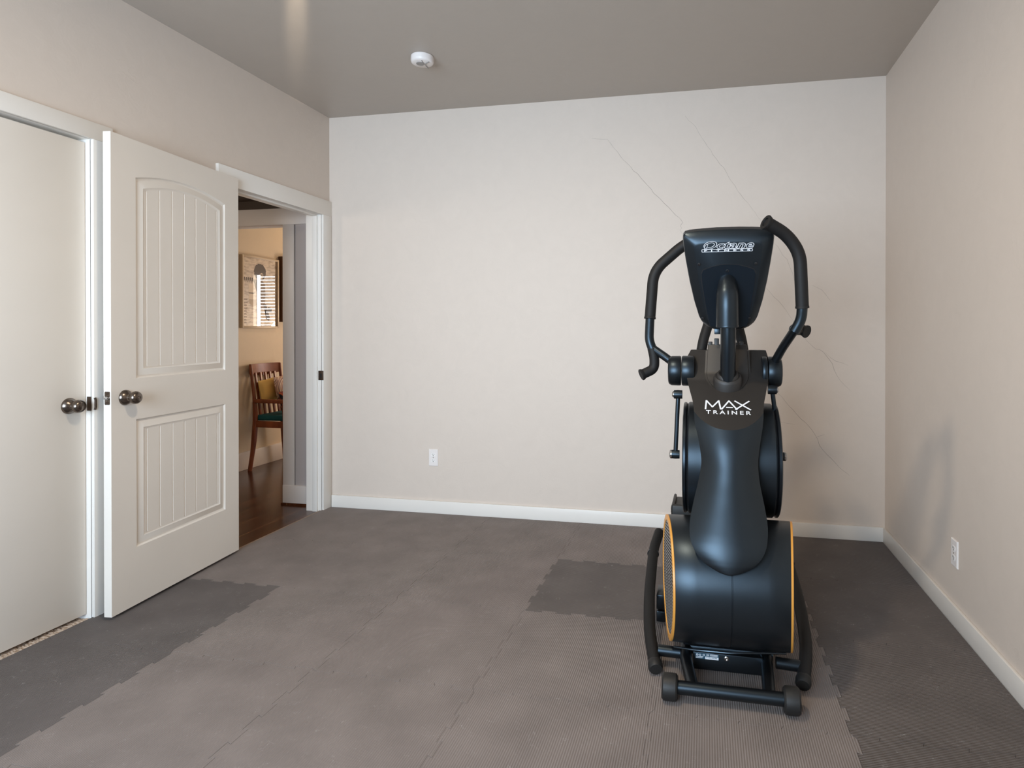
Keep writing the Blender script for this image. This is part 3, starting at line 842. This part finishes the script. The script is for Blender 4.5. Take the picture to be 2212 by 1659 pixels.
# bolts on the crossbar and cross plate with rating label
bm = nb(); pl0 = P(1497, 1403, -1.62); pl1 = P(1648, 1446, -1.62)
box(bm, (pl0.x, -1.625, .016), (pl1.x, -1.615, .078), bev=.003)
cp = part('cross_plate', bm, M_TUBE)
q0 = P(1502, 1410, -1.6265); q1 = P(1553, 1427, -1.6265)
lmp = lambda u, v, d: Vector((q0.x + u * (q1.x - q0.x), -1.6255 - d, q1.z + v * (q0.z - q1.z)))
bm = nb()
prism(bm, [(0, 0), (1, 0), (1, 1), (0, 1)], lmp, 0, .0006, 0)
for cx_ in (.08, .2, .36): 
    prism(bm, ellipse(.05, .17, 16, cx_, .74), lmp, .0006, .0010, 1); prism(bm, ellipse(.028, .09, 12, cx_, .74), lmp, .0010, .0013, 0)
for a, b_, c_, d_ in ((.48, .62, .52, .95), (.55, .62, .58, .95), (.62, .88, .95, .95), (.62, .74, .95, .81), (.62, .62, .95, .67), (.02, .33, .34, .45), (.02, .12, .3, .22), (.42, .02, .98, .48)):
    prism(bm, [(a, b_), (c_, b_), (c_, d_), (a, d_)], lmp, .0006, .0010, 1)
for k in range(8): prism(bm, [(.47 + k * .06, .24), (.50 + k * .06, .24), (.50 + k * .06, .38), (.47 + k * .06, .38)], lmp, .0010, .0013, 0)
part('rating_label', bm, [M_LABEL, M_LOGO], cp, 0)
bm = nb(); pb = P(1569, 1423, -1.626); lathe(bm, [(.001, 0), (.009, 0), (.0085, .003), (.0045, .0045), (.0045, .001), (.001, .001)], (pb.x, -1.625, pb.z), (0, -1, 0), 20); part('bolt', bm, M_STEEL, cp)
# ---- lower drum (fan housing)
YC, ZC, RD = -1.56, .319, .2185
def drum_x(side, dy): return XM + .002 + side * (.219 + (.150 if side < 0 else .112) * dy)
bm = nb()
rings = []
ts = [-1, -.97, -.6, -.3, -.012, -.006, .006, .012, .3, .6, .97, 1]
for t in ts:
    rad = RD * (1 + .010 * (1 - t * t))
    if abs(t) < .008: rad -= .002
    if abs(t) == 1: rad -= .004
    ring = []
    for k in range(72):
        a = 2 * pi * k / 72; dy = -rad * cos(a); dz = rad * sin(a)
        xl, xr = drum_x(-1, dy), drum_x(1, dy)
        ring.append(Vector((xl + (xr - xl) * (t + 1) / 2, YC + dy, ZC + dz)))
    rings.append(ring)
loft(bm, rings)
drum = part('fan_housing', bm, M_BLACK)
for side in (-1, 1):
    bm = nb()
    rings = []
    for rad, o in ((.2170, -.006), (.2190, -.003), (.2180, .002), (.214, .003), (.198, .0025), (.196, .000), (.196, -.006)):
        rings.append([Vector((drum_x(side, -rad * cos(a)) + side * o, YC - rad * cos(a), ZC + rad * sin(a))) for a in [2 * pi * k / 72 for k in range(72)]])
    loft(bm, rings + [rings[0]], cap0=False, cap1=False)
    part('trim_ring', bm, M_ORANGE, drum)
    bm = nb()
    rings = []
    for rad, o in ((.197, .0), (.15, .0005), (.08, .001), (.01, .001)):
        rings.append([Vector((drum_x(side, -rad * cos(a)) + side * o, YC - rad * cos(a), ZC + rad * sin(a))) for a in [2 * pi * k / 48 for k in range(48)]])
    loft(bm, rings); part('grille', bm, M_GRILLE, drum)
# lower lip under the drum
bm = nb()
for k in range(1):
    pts = [P(1456, 1397, -1.70), P(1500, 1404, -1.735), P(1575, 1411, -1.75), P(1650, 1411, -1.735), P(1698, 1412, -1.70)]
    tube(bm, pts, .004, 8)
    box(bm, (2.50, -1.60, .082), (2.83, -1.46, .112), bev=.01)
part('drum_cradle', bm, M_BLACK2)
# ---- upper crank housing
YU, ZU, RU = -1.35, .722, .2195
bm = nb(); lathe(bm, [(.15, -.164), (RU - .008, -.164), (RU, -.156), (RU + .003, 0), (RU, .156), (RU - .008, .164), (.15, .164)], (XM + .012, YU, ZU), (1, 0, 0), 72)
part('crank_housing', bm, M_BLACK)
for s in (-1, 1):
    bm = nb(); x = XM + .012 + s * .172
    lathe(bm, [(.001, -.007), (.214, -.007), (.218, -.004), (.218, .004), (.214, .007), (.001, .007)], (x, YU, ZU), (1, 0, 0), 64)
    part('crank_disc', bm, M_BLACK2)
# ---- front shroud
ST = [(756, 1496, 1652, -1.275), (764, 1485, 1658, -1.29), (790, 1481, 1661, -1.33), (822, 1484, 1659, -1.40), (850, 1491, 1655, -1.47), (876, 1498, 1650, -1.53), (914, 1500, 1649, -1.575), (957, 1510, 1642, -1.60),
      (1000, 1516, 1637, -1.615), (1040, 1509, 1641, -1.635), (1086, 1498, 1651, -1.665), (1129, 1489.5, 1659, -1.698), (1162, 1489, 1659, -1.728), (1185, 1495, 1655, -1.746), (1205, 1507, 1645, -1.759), (1222, 1523, 1630, -1.768), (1233, 1542, 1611, -1.775), (1239, 1554, 1599, -1.779), (1243, 1568, 1584, -1.782)]
CR = {957: .05, 1000: .056, 1040: .057, 1086: .054, 1129: .047, 1162: .036, 1185: .029, 1205: .023, 1222: .018, 1233: .012, 1239: .008, 1243: .004}
tab = []
for py, l, r, ye in ST:
    a = P(l, py, ye); b = P(r, py, ye)
    tab.append(((a.z + b.z) / 2, (a.x, b.x, ye, CR.get(py, .045))))
tab.sort()
def plane_y(z):
    if z < 1.035: return -1.638 + (z - .865) / .72
    return -1.638 + (1.035 - .865) / .72 + (z - 1.035) * 1.0
NC = 48; NL, NU = 90, 44
bm = nb()
rows = []
z0, z1 = tab[0][0], tab[-1][0]
def shroud_row(z):
    acc = [lerp_table(tab, z + (z1 - z0) * .012 * q * min(1, (z - z0) / .10)) for q in (-2, -1, 0, 1, 2)]
    return [sum(c[q] for c in acc) / 5 for q in range(4)]
def tongue_y(z, t):
    xl, xr, ye, cr = shroud_row(z)
    return ye - cr * (1 - abs(t) ** 2.2)
def cap_y(z, t): return plane_y(z) - .006 * (1 - t * t)
def crease(t):
    lo_, hi_ = .80, 1.02
    for _ in range(30):
        m_ = (lo_ + hi_) / 2
        if tongue_y(m_, t) > cap_y(m_, t): lo_ = m_
        else: hi_ = m_
    return lo_
cols = [2 * k / NC - 1 for k in range(NC + 1)]
zcr = [crease(t) for t in cols]
for i in range(NL + NU + 1):
    def zz(k): return z0 + (zcr[k] - z0) * (i / NL) ** 1.6 if i <= NL else zcr[k] + (z1 - zcr[k]) * (i - NL) / NU
    row = []
    for k, t in enumerate(cols):
        z = zz(k)
        xl, xr, ye, cr = shroud_row(z)
        row.append(Vector(((xl + xr) / 2 + (xr - xl) / 2 * t * .998, tongue_y(z, t) if i <= NL else cap_y(z, t), z)))
    z = zz(0); xl, xr, ye, cr = shroud_row(z)
    deep = -1.25 if z > .75 else ye + .30
    row = [Vector((xl + .03, deep, z)), Vector((xl + .006, ye + .05, z)), Vector((xl + .001, ye + .012, z))] + row
    row += [Vector((xr - .001, ye + .012, z)), Vector((xr - .006, ye + .05, z)), Vector((xr - .03, deep, z))]
    rows.append(row)
# keep the side returns behind the front face
for row in rows:
    for a, b in ((2, 3), (1, 2), (0, 1)):
        row[a].y = max(row[a].y, row[b].y + .004)
    for a, b in ((-3, -4), (-2, -3), (-1, -2)):
        row[a].y = max(row[a].y, row[b].y + .004)
R_ = loft(bm, rows, cap0=False, cap1=False, closed=False)
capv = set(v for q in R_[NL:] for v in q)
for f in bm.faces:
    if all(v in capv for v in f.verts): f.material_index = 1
bm.faces.new(R_[-1][::-1])
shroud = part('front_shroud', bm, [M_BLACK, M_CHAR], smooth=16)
# ---- shoulder barrel with hubs
PV = P(1566, 802, -1.34); PV.x = XM
for x0_, x1_ in ((P(1473, 800, -1.34).x - XM, P(1500, 800, -1.34).x - XM), (P(1645, 800, -1.34).x - XM, P(1656, 800, -1.34).x - XM)):
    bm = nb(); lathe(bm, [(.02, x0_), (.058, x0_), (.061, x0_ + .005), (.061, x1_ - .005), (.058, x1_), (.02, x1_)], PV, (1, 0, 0), 48)
    part('pivot_collar', bm, M_BLACK)
# ---- hump around the mast foot
bm = nb()
def zcap(py):
    d_ = FW + RT * ((1570 - 1106 - SHX) / F_PX) - UP * ((py - 829.5 - SHY) / F_PX)
    lo_, hi_ = 2.0, 3.0
    for _ in range(40):
        m_ = (lo_ + hi_) / 2; p_ = CAM + d_ * m_
        if p_.y > plane_y(p_.z): hi_ = m_
        else: lo_ = m_
    return p_.z
def hump(grow, prot, ztop):
    zc, zb = zcap(806), zcap(845) - grow
    hw0 = .081 + grow
    zs = [zb + (zc - zb) * (1 - cos(pi / 2 * k / 14)) for k in range(1, 15)] + [zc + (ztop - zc) * k / 12 for k in range(1, 13)]
    rings = []
    zk = 1.062
    for z in zs:
        hw = hw0 * math.sqrt(max(0, 1 - ((zc - z) / (zc - zb)) ** 2)) if z < zc else hw0 - (z - zc) * .05
        f = plane_y(z) - prot if z < zk else plane_y(zk) - prot + (z - zk) * .45
        sf = max(f + .003, plane_y(z) + .02)
        e = min(.004, hw * .4)
        ring = [Vector((XM + .003 + q, yy, z)) for q, yy in ((-hw, sf), (-hw, f + e), (-hw + e * .3, f + e * .3), (-hw + e, f), (0, f), (hw - e, f), (hw - e * .3, f + e * .3), (hw, f + e), (hw, sf))]
        ring += [Vector((XM + .003 + hw, -1.20, z)), Vector((XM + .003 - hw, -1.20, z))]
        rings.append(ring)
    loft(bm, rings)
hump(0, .013, 1.172)
hump(.009, .005, 1.150)
for l, t_, r_, b_ in ((1530, 738, 1539, 762), (1543, 731, 1553, 762), (1588, 740, 1596, 762), (1598, 738, 1606, 762)):
    a = P(l, t_, -1.31); c_ = P(r_, b_, -1.31)
    box(bm, (a.x, -1.33, c_.z - .006), (c_.x, -1.29, a.z), bev=.002)
part('mast_cover', bm, M_CHAR, smooth=28)
# ---- mast, collar and neck cover
m0 = P(1572, 812, -1.445); m1 = P(1573, 740, -1.478); m2 = P(1573, 670, -1.495); m3 = P(1573, 630, -1.46)
bm = nb(); tube(bm, fillet([m0 + Vector((0, .01, -.05)), m1, m2, m3], .07, 8), .0285, 30)
part('mast', bm, M_BLACK2)
bm = nb()
ax = (m1 - m0).normalized()
for (rx, ry, h0, h1, w_) in ((.054, .046, -.045, -.004, 0), (.042, .037, -.02, .008, 0)):
    rings = []
    for sc_, h in ((1.0, h0), (1.0, h1 - .010), (.95, h1 - .004), (.86, h1), (.74, h1 - .001), (.70, h1 - .008), (.70, h0)):
        rings.append([m0 + Vector((0, .002, .004)) + ax * h + Vector((rx * sc_ * cos(a), 0, 0)) + Vector((0, cos(.65), sin(.65))) * (ry * sc_ * sin(a)) * .9 for a in [2 * pi * k / 40 for k in range(40)]])
    loft(bm, rings, cap0=False, cap1=False)
part('mast_collar', bm, M_CHAR)
bm = nb()
n0 = P(1571, 704, -1.515); n1 = P(1571, 650, -1.525); n2 = P(1571, 612, -1.505); n3 = P(1571, 596, -1.44)
np_ = fillet([n0, n1, n2, n3], .045, 8)
tube(bm, np_, [.0405 - .012 * max(0, (i / (len(np_) - 1) - .45)) / .55 for i in range(len(np_))], 32, caps=True)
lathe(bm, [(.0290, -.004), (.0405, -.004), (.0415, .0), (.0405, .004)], n0, (n1 - n0), 32, cap0=False, cap1=False)
part('neck_cover', bm, M_BLACK)
# ---- console
ct = P(1572.5, 497, -1.555); cb = P(1573, 712, -1.385)
cU = Vector((1, 0, 0)); cV = (ct - cb); CH = cV.length; cV = cV.normalized(); cN = cU.cross(cV)   # cN faces the viewer side
if cN.y > 0: cN = -cN
cC = (ct + cb) / 2
def K(u, v, d): return cC + cU * u + cV * v + cN * d
def wh(v):                # half width at height v (-.5..+.5 of CH)
    return lerp_table([(-.5, (.058,)), (-.47, (.082,)), (-.43, (.098,)), (-.38, (.110,)), (-.2, (.1285,)), (0, (.1435,)), (.2, (.155,)), (.36, (.1625,)), (.42, (.1640,)), (.455, (.1625,)), (.475, (.156,)), (.485, (.140,)), (.495, (.09,)), (.5, (.04,))], v)[0]
def outline(scale_in, n=64):
    vs = [-.5, -.49, -.475, -.455, -.43, -.40, -.36, -.3, -.2, -.1, 0, .1, .2, .3, .36, .40, .42, .44, .455, .465, .475, .48, .485, .49, .495, .498, .5]
    R = [(wh(v), v * CH) for v in vs]
    Lh = [(-a, b) for a, b in R[::-1]]
    return R + Lh
OL = outline(0)
def inset(pts, ku, kt, kb):
    out = []
    for u, v in pts:
        f = (v / CH + .5)
        out.append((u * (1 - ku * min(1, abs(u) / .05)), (v - (-CH / 2)) * (1 - kt - kb) + (-CH / 2) + kb * CH))
    return out
bm = nb()
rings = [[K(u * .93, v * .97, -.055) for u, v in OL], [K(u, v, -.042) for u, v in OL], [K(u, v, -.010) for u, v in OL]]
o1 = inset(OL, .02, .012, .006); rings.append([K(u, v, -.002) for u, v in o1])
o2 = inset(OL, .16, .055, .02)
# bevel band: the sides fall back from the raised centre field
def curve_in(pts, k):
    out = []
    for u, v in pts:
        f = v / CH + .5
        out.append((u * (1 - k * (0.25 + .75 * (1 - abs(2 * f - 1.15)) if 0 < f < 1 else .25)), v))
    return out
rings.append([K(u, v, .010) for u, v in inset(OL, .13, .05, .02)])
rings.append([K(u, v, .018) for u, v in inset(OL, .24, .085, .03)])
rings.append([K(u, v, .020) for u, v in inset(OL, .27, .10, .04)])
loft(bm, rings)
console = part('console', bm, M_BLACK, smooth=24)
# inner hatch with its seam
bm = nb()
def hatch(k, dv):
    pts = []
    for t in [i / 12 for i in range(13)]:
        a = -1 + 2 * t
        pts.append((a * .092 * k, CH * (.135 + dv) + .022 * (1 - a * a)))
    pts += [(.098 * k, CH * (.10 + dv)), (.096 * k, 0), (.080 * k, -CH * .30), (.068 * k, -CH * .44), (-.068 * k, -CH * .44), (-.080 * k, -CH * .30), (-.096 * k, 0), (-.098 * k, CH * (.10 + dv))]
    return pts
prism(bm, hatch(1.02, .004), K, .0195, .0204, 1)
prism(bm, hatch(1.0, 0), K, .0200, .0225, 0)
part('rear_hatch', bm, [M_NAVY, M_SLOT], console, 0)
for px, py in ((1510, 571), (1633, 569), (1571, 585), (1518, 688), (1619, 687)):
    bm = nb(); p = P(px, py, -1.47)
    d_ = p - CAM; t = ((cC + cN * .0215 - CAM).dot(cN)) / d_.dot(cN); p = CAM + d_ * t
    lathe(bm, [(.001, -.001), (.0055, -.001), (.0055, .0025), (.004, .0030), (.0035, .0005), (.001, .0005)], p, cN, 16)
    part('screw', bm, M_SLOT, console)
bm = nb(); box(bm, tuple(P(1543, 722, -1.37)), tuple(P(1560, 705, -1.36)), bev=.002); part('console_bracket', bm, M_BLACK2, console)

# lettering helpers
def text_polys(txt, size, shear=0, offset=0, spacing=1.0, sx=1.0):
    cu = bpy.data.curves.new('lettering', 'FONT'); cu.body = txt; cu.size = size; cu.shear = shear; cu.offset = offset
    cu.space_character = spacing; cu.align_x = 'CENTER'; cu.resolution_u = 3
    o = bpy.data.objects.new('lettering', cu); COL.objects.link(o)
    dg = bpy.context.evaluated_depsgraph_get()
    me = bpy.data.meshes.new_from_object(o.evaluated_get(dg))
    out = ([(v.co.x * sx, v.co.y) for v in me.vertices], [tuple(p.vertices) for p in me.polygons])
    bpy.data.objects.remove(o); bpy.data.curves.remove(cu); bpy.data.meshes.remove(me)
    return out
def put_text(bm, T_, mp, cx_, cy_, d, mi):
    vs, fs = T_
    V = [bm.verts.new(mp(cx_ + u, cy_ + v, d)) for u, v in vs]
    for f in fs:
        try: bm.faces.new([V[i] for i in f]).material_index = mi
        except ValueError: pass
# logo on the console back
def Kpix(px, py, d=.0206):
    p = P(px, py, -1.53); d_ = p - CAM; t = ((cC + cN * d - CAM).dot(cN)) / d_.dot(cN); p = CAM + d_ * t
    return ((p - cC).dot(cU), (p - cC).dot(cV))
la = Kpix(1517, 546); lb = Kpix(1628, 523)
lw = lb[0] - la[0]; lh = lb[1] - la[1]; lcx = (la[0] + lb[0]) / 2
bm = nb()
fit = .0315 * 1.22
T1 = text_polys('Octane', fit, .30, .0016, 1.02, 1.0)
wid = max(v[0] for v in T1[0]) - min(v[0] for v in T1[0]); sxx = lw * .97 / wid
T1 = text_polys('Octane', fit, .30, .0017, 1.04, sxx); T2 = text_polys('Octane', fit, .30, .0002, 1.04, sxx)
put_text(bm, T1, K, lcx + .001, la[1] + lh * .42, .0212, 0)
put_text(bm, T2, K, lcx + .001, la[1] + lh * .42, .0215, 1)
ox = lcx - lw * .41
prism(bm, ellipse(.0045, .0115, 20, ox, la[1] + lh * .68, -.55), K, .0215, .0218, 0)
prism(bm, ellipse(.0030, .0095, 20, ox, la[1] + lh * .68, -.55), K, .0218, .0220, 1)
bh = lh * .34
prism(bm, rrect(lw, bh, .003, 3, lcx, la[1] + bh / 2), K, .0206, .0212, 0)
prism(bm, rrect(lw - .0036, bh - .0036, .002, 3, lcx, la[1] + bh / 2), K, .0212, .0215, 1)
T3 = text_polys('FITNESS', bh * .85, 0, .0003, 2.1, 1.25)
wid = max(v[0] for v in T3[0]) - min(v[0] for v in T3[0])
T3 = ([(u * lw * .90 / wid, v) for u, v in T3[0]], T3[1])
put_text(bm, T3, K, lcx, la[1] + bh * .21, .0219, 0)
part('lettering', bm, [M_LOGO, M_INK], console, 0)
# lettering on the shroud cap (sloping plane)
sa = math.atan2(.72, 1)
capE = Vector((0, cos(sa), sin(sa))); capN = Vector((0, -sin(sa), cos(sa)))
capO = Vector((XM, plane_y(.93) - .006, .93))
def CP(u, v, d): return capO + Vector((u, 0, 0)) + capE * v + capN * (d + .0002)
def cpix(px, py):
    d_ = P(px, py, -1.55) - CAM; t = (capO - CAM).dot(capN) / d_.dot(capN); p = CAM + d_ * t - capO
    return (p.x, p.dot(capE))
bm = nb()
_sk = [0]
def stroke(pts, w, d=.0015):
    pts = [Vector(p) for p in pts]
    for a, b in zip(pts, pts[1:]):
        e = (b - a).normalized(); nn = Vector((-e.y, e.x)) * w / 2; ex = e * w * .25
        _sk[0] += 1; d += .00008
        q = [a - ex + nn, a - ex - nn, b + ex - nn, b + ex + nn]
        f = [bm.verts.new(CP(x.x, x.y, .0015 + .00009 * _sk[0])) for x in q]; bm.faces.new(f)
m_l = cpix(1524, 884); m_r = cpix(1620, 868)
mw, mh = m_r[0] - m_l[0], m_r[1] - m_l[1]
def mx(a, b): return (m_l[0] + a * mw, m_l[1] + b * mh)
tk = .0060
stroke([mx(0, 0), mx(.02, 1), mx(.155, .25), mx(.30, 1), mx(.34, 0)], tk)
stroke([mx(.36, 0), mx(.53, 1), mx(.70, 0)], tk); stroke([mx(.47, .22), mx(.60, .22)], tk)
stroke([mx(.66, 1), mx(1.0, 0)], tk); stroke([mx(.98, 1), mx(.67, 0)], tk)
t_l = cpix(1525, 894.5); t_r = cpix(1622, 889)
T4 = text_polys('TRAINER', .02, 0, .0004, 1.5, 1.0)
ws = [v[0] for v in T4[0]]; hs = [v[1] for v in T4[0]]
sx_ = (t_r[0] - t_l[0]) / (max(ws) - min(ws)); sy_ = (t_r[1] - t_l[1]) / (max(hs) - min(hs))
T4 = ([((u - min(ws)) * sx_, (v - min(hs)) * sy_) for u, v in T4[0]], T4[1])
put_text(bm, T4, CP, t_l[0], t_l[1], .0015, 0)
part('lettering', bm, M_LOGO, shroud, 0)

# ---- fixed handlebars behind the mast
for pts in ((P(1513, 770, -1.22), P(1519, 735, -1.20), P(1530, 700, -1.17), P(1540, 660, -1.15)), (P(1608, 772, -1.22), P(1602, 735, -1.20), P(1593, 700, -1.17), P(1584, 660, -1.15))):
    bm = nb(); tube(bm, fillet(pts, .03), .0215, 18); part('fixed_handlebar', bm, M_FOAM)
# ---- moving handles
def handle(hub_x0, hub_x1, link, rise, grip, hook, flare_pts, name='swing_handle'):
    b = nb()
    s = 1 if hub_x1 > hub_x0 else -1
    w_ = abs(hub_x1 - hub_x0)
    lathe(b, [(.02, 0), (.0585, 0), (.0605, .004), (.060, w_ * .72), (.054, w_ * .94), (.047, w_), (.02, w_)], (hub_x0, PV.y, PV.z), (s, 0, 0), 40)
    tube(b, fillet(link, .03), .0165, 18)
    tube(b, fillet(rise, .05, 8), .0190, 20)
    h = part(name, b, M_TUBE)
    b = nb(); g = fillet(grip, .055, 10); tube(b, g, .0228, 22)
    e = (g[-1] - g[-2]).normalized()
    lathe(b, [(.0228, -.010), (.0255, -.004), (.0275, .003), (.0265, .006), (.016, .006), (.015, .001), (.001, .001)], g[-1], e, 22, cap0=False)
    lathe(b, [(.0228, .006), (.0243, .003), (.0243, -.003), (.020, -.004)], g[0], (g[1] - g[0]), 22, cap0=False, cap1=False)
    part('grip', b, M_FOAM, h)
    b = nb(); g = fillet(hook, .035, 8); tube(b, g, .0205, 20)
    e = (g[-1] - g[-2]).normalized()
    lathe(b, [(.0205, -.008), (.0235, -.002), (.0245, .004), (.022, .006), (.001, .005)], g[-1], e, 20, cap0=False)
    part('lower_grip', b, M_FOAM, h)
    return h
handle(P(1471, 800, -1.34).x, P(1444, 800, -1.34).x,
       [P(1462, 790, -1.34), P(1440, 773, -1.33), P(1411, 753, -1.31)],
       [P(1411, 758, -1.31), P(1402, 735, -1.305), P(1404, 690, -1.29), P(1405, 670, -1.285)],
       [P(1404, 687, -1.29), P(1412, 585, -1.27), P(1474, 531, -1.26), P(1512, 512, -1.27)],
       [P(1409, 752, -1.31), P(1414, 775, -1.31), P(1413, 797, -1.31), P(1387, 809, -1.33)], None)
handle(P(1658, 800, -1.34).x, P(1688, 800, -1.34).x,
       [P(1672, 785, -1.36), P(1690, 752, -1.42), P(1717, 712, -1.51)],
       [P(1716, 716, -1.51), P(1731, 690, -1.52), P(1733, 662, -1.53), P(1732, 640, -1.53)],
       [P(1733, 664, -1.53), P(1728, 548, -1.55), P(1700, 507, -1.57), P(1656, 481, -1.61)],
       [P(1716, 712, -1.50), P(1722, 712, -1.47), P(1730, 712, -1.44), P(1741, 716, -1.455)], None)
# ---- link rods with chrome bolts
for a, b_, s in ((P(1465, 852, -1.45), P(1459, 981, -1.45), -1), (P(1668, 842, -1.42), P(1686, 986, -1.38), 1)):
    bm = nb(); tube(bm, [a, b_], .0085, 14)
    for p in (a, b_): lathe(bm, [(.001, -.016), (.0165, -.016), (.0175, 0), (.0165, .016), (.001, .016)], p, (1, 0, 0), 24)
    rod = part('link_rod', bm, M_TUBE)
    for p, r_ in ((a, .012), (b_, .017)):
        bm = nb(); lathe(bm, [(r_, .014), (r_, .019), (r_ * .7, .023), (.001, .024)], p, (s, 0, 0), 24); part('bolt', bm, M_STEEL, rod)
# ---- stub axles and pedal arms
for a, b_ in ((P(1422, 1404, -1.60), P(1470, 1410, -1.60)), (P(1676, 1431, -1.60), P(1728, 1439, -1.60))):
    bm = nb(); tube(bm, [a, b_], .020, 18); part('stub_axle', bm, M_TUBE)
def pedal_arm(pts, collar, pedal_c):
    pts[0].z = max(pts[0].z, .0300)
    b = nb(); g = fillet(pts, .16, 10)
    n_ = len(g)
    tube(b, g, .0225, 22, flat=1.12)
    a = part('pedal_arm', b, M_FOAM)
    e = (g[0] - g[1]).normalized()
    b = nb(); lathe(b, [(.0245, -.022), (.0262, -.014), (.0262, .004), (.022, .012), (.001, .013)], g[0], e, 24, cap0=False); part('end_cap', b, M_RUB, a)
    k = min(range(n_), key=lambda i: (g[i] - collar).length)
    k = max(1, min(n_ - 2, k))
    b = nb(); lathe(b, [(.0225, -.006), (.0262, -.004), (.0262, .004), (.0225, .006)], collar, g[k + 1] - g[k - 1], 24, cap0=False, cap1=False); part('collar', b, M_NAVY, a)
    b = nb(); 
    M_ = Matrix.Translation(pedal_c) @ Matrix.Rotation(-.06, 4, 'X')
    box(b, (-.075, -.17, -.012), (.075, .17, .012), bev=.010, seg=3, M=M_)
    box(b, (-.080, -.185, -.012), (.080, -.160, .045), bev=.010, seg=3, M=M_)
    box(b, (-.082, -.17, .0), (-.068, .15, .030), bev=.006, seg=2, M=M_)
    box(b, (.068, -.17, .0), (.082, .15, .030), bev=.006, seg=2, M=M_)
    part('pedal', b, M_RUB, a)
pedal_arm([P(1416, 1442, -1.665), P(1403, 1370, -1.52), P(1402, 1285, -1.33), P(1412, 1185, -1.05), P(1424, 1150, -.95)], P(1411, 1196, -1.08), Vector((2.505, -.80, .365)))
pedal_arm([P(1735, 1478, -1.665), P(1743, 1400, -1.52), P(1728, 1305, -1.30), P(1706, 1225, -1.02), P(1690, 1190, -.92)], P(1703, 1218, -1.0), Vector((2.83, -.80, .20)))
# foot brackets between the drum and the arms
for x0_, x1_, y0, y1 in ((1421, 1440, 1268, 1300), (1421, 1440, 1302, 1326), (1698, 1709, 1318, 1345)):
    bm = nb(); a = P(x0_, y0, -1.22); c_ = P(x1_, y1, -1.22)
    box(bm, (a.x, -1.30, c_.z), (c_.x, -1.19, a.z), bev=.004)
    part('side_bracket', bm, M_BLACK2)
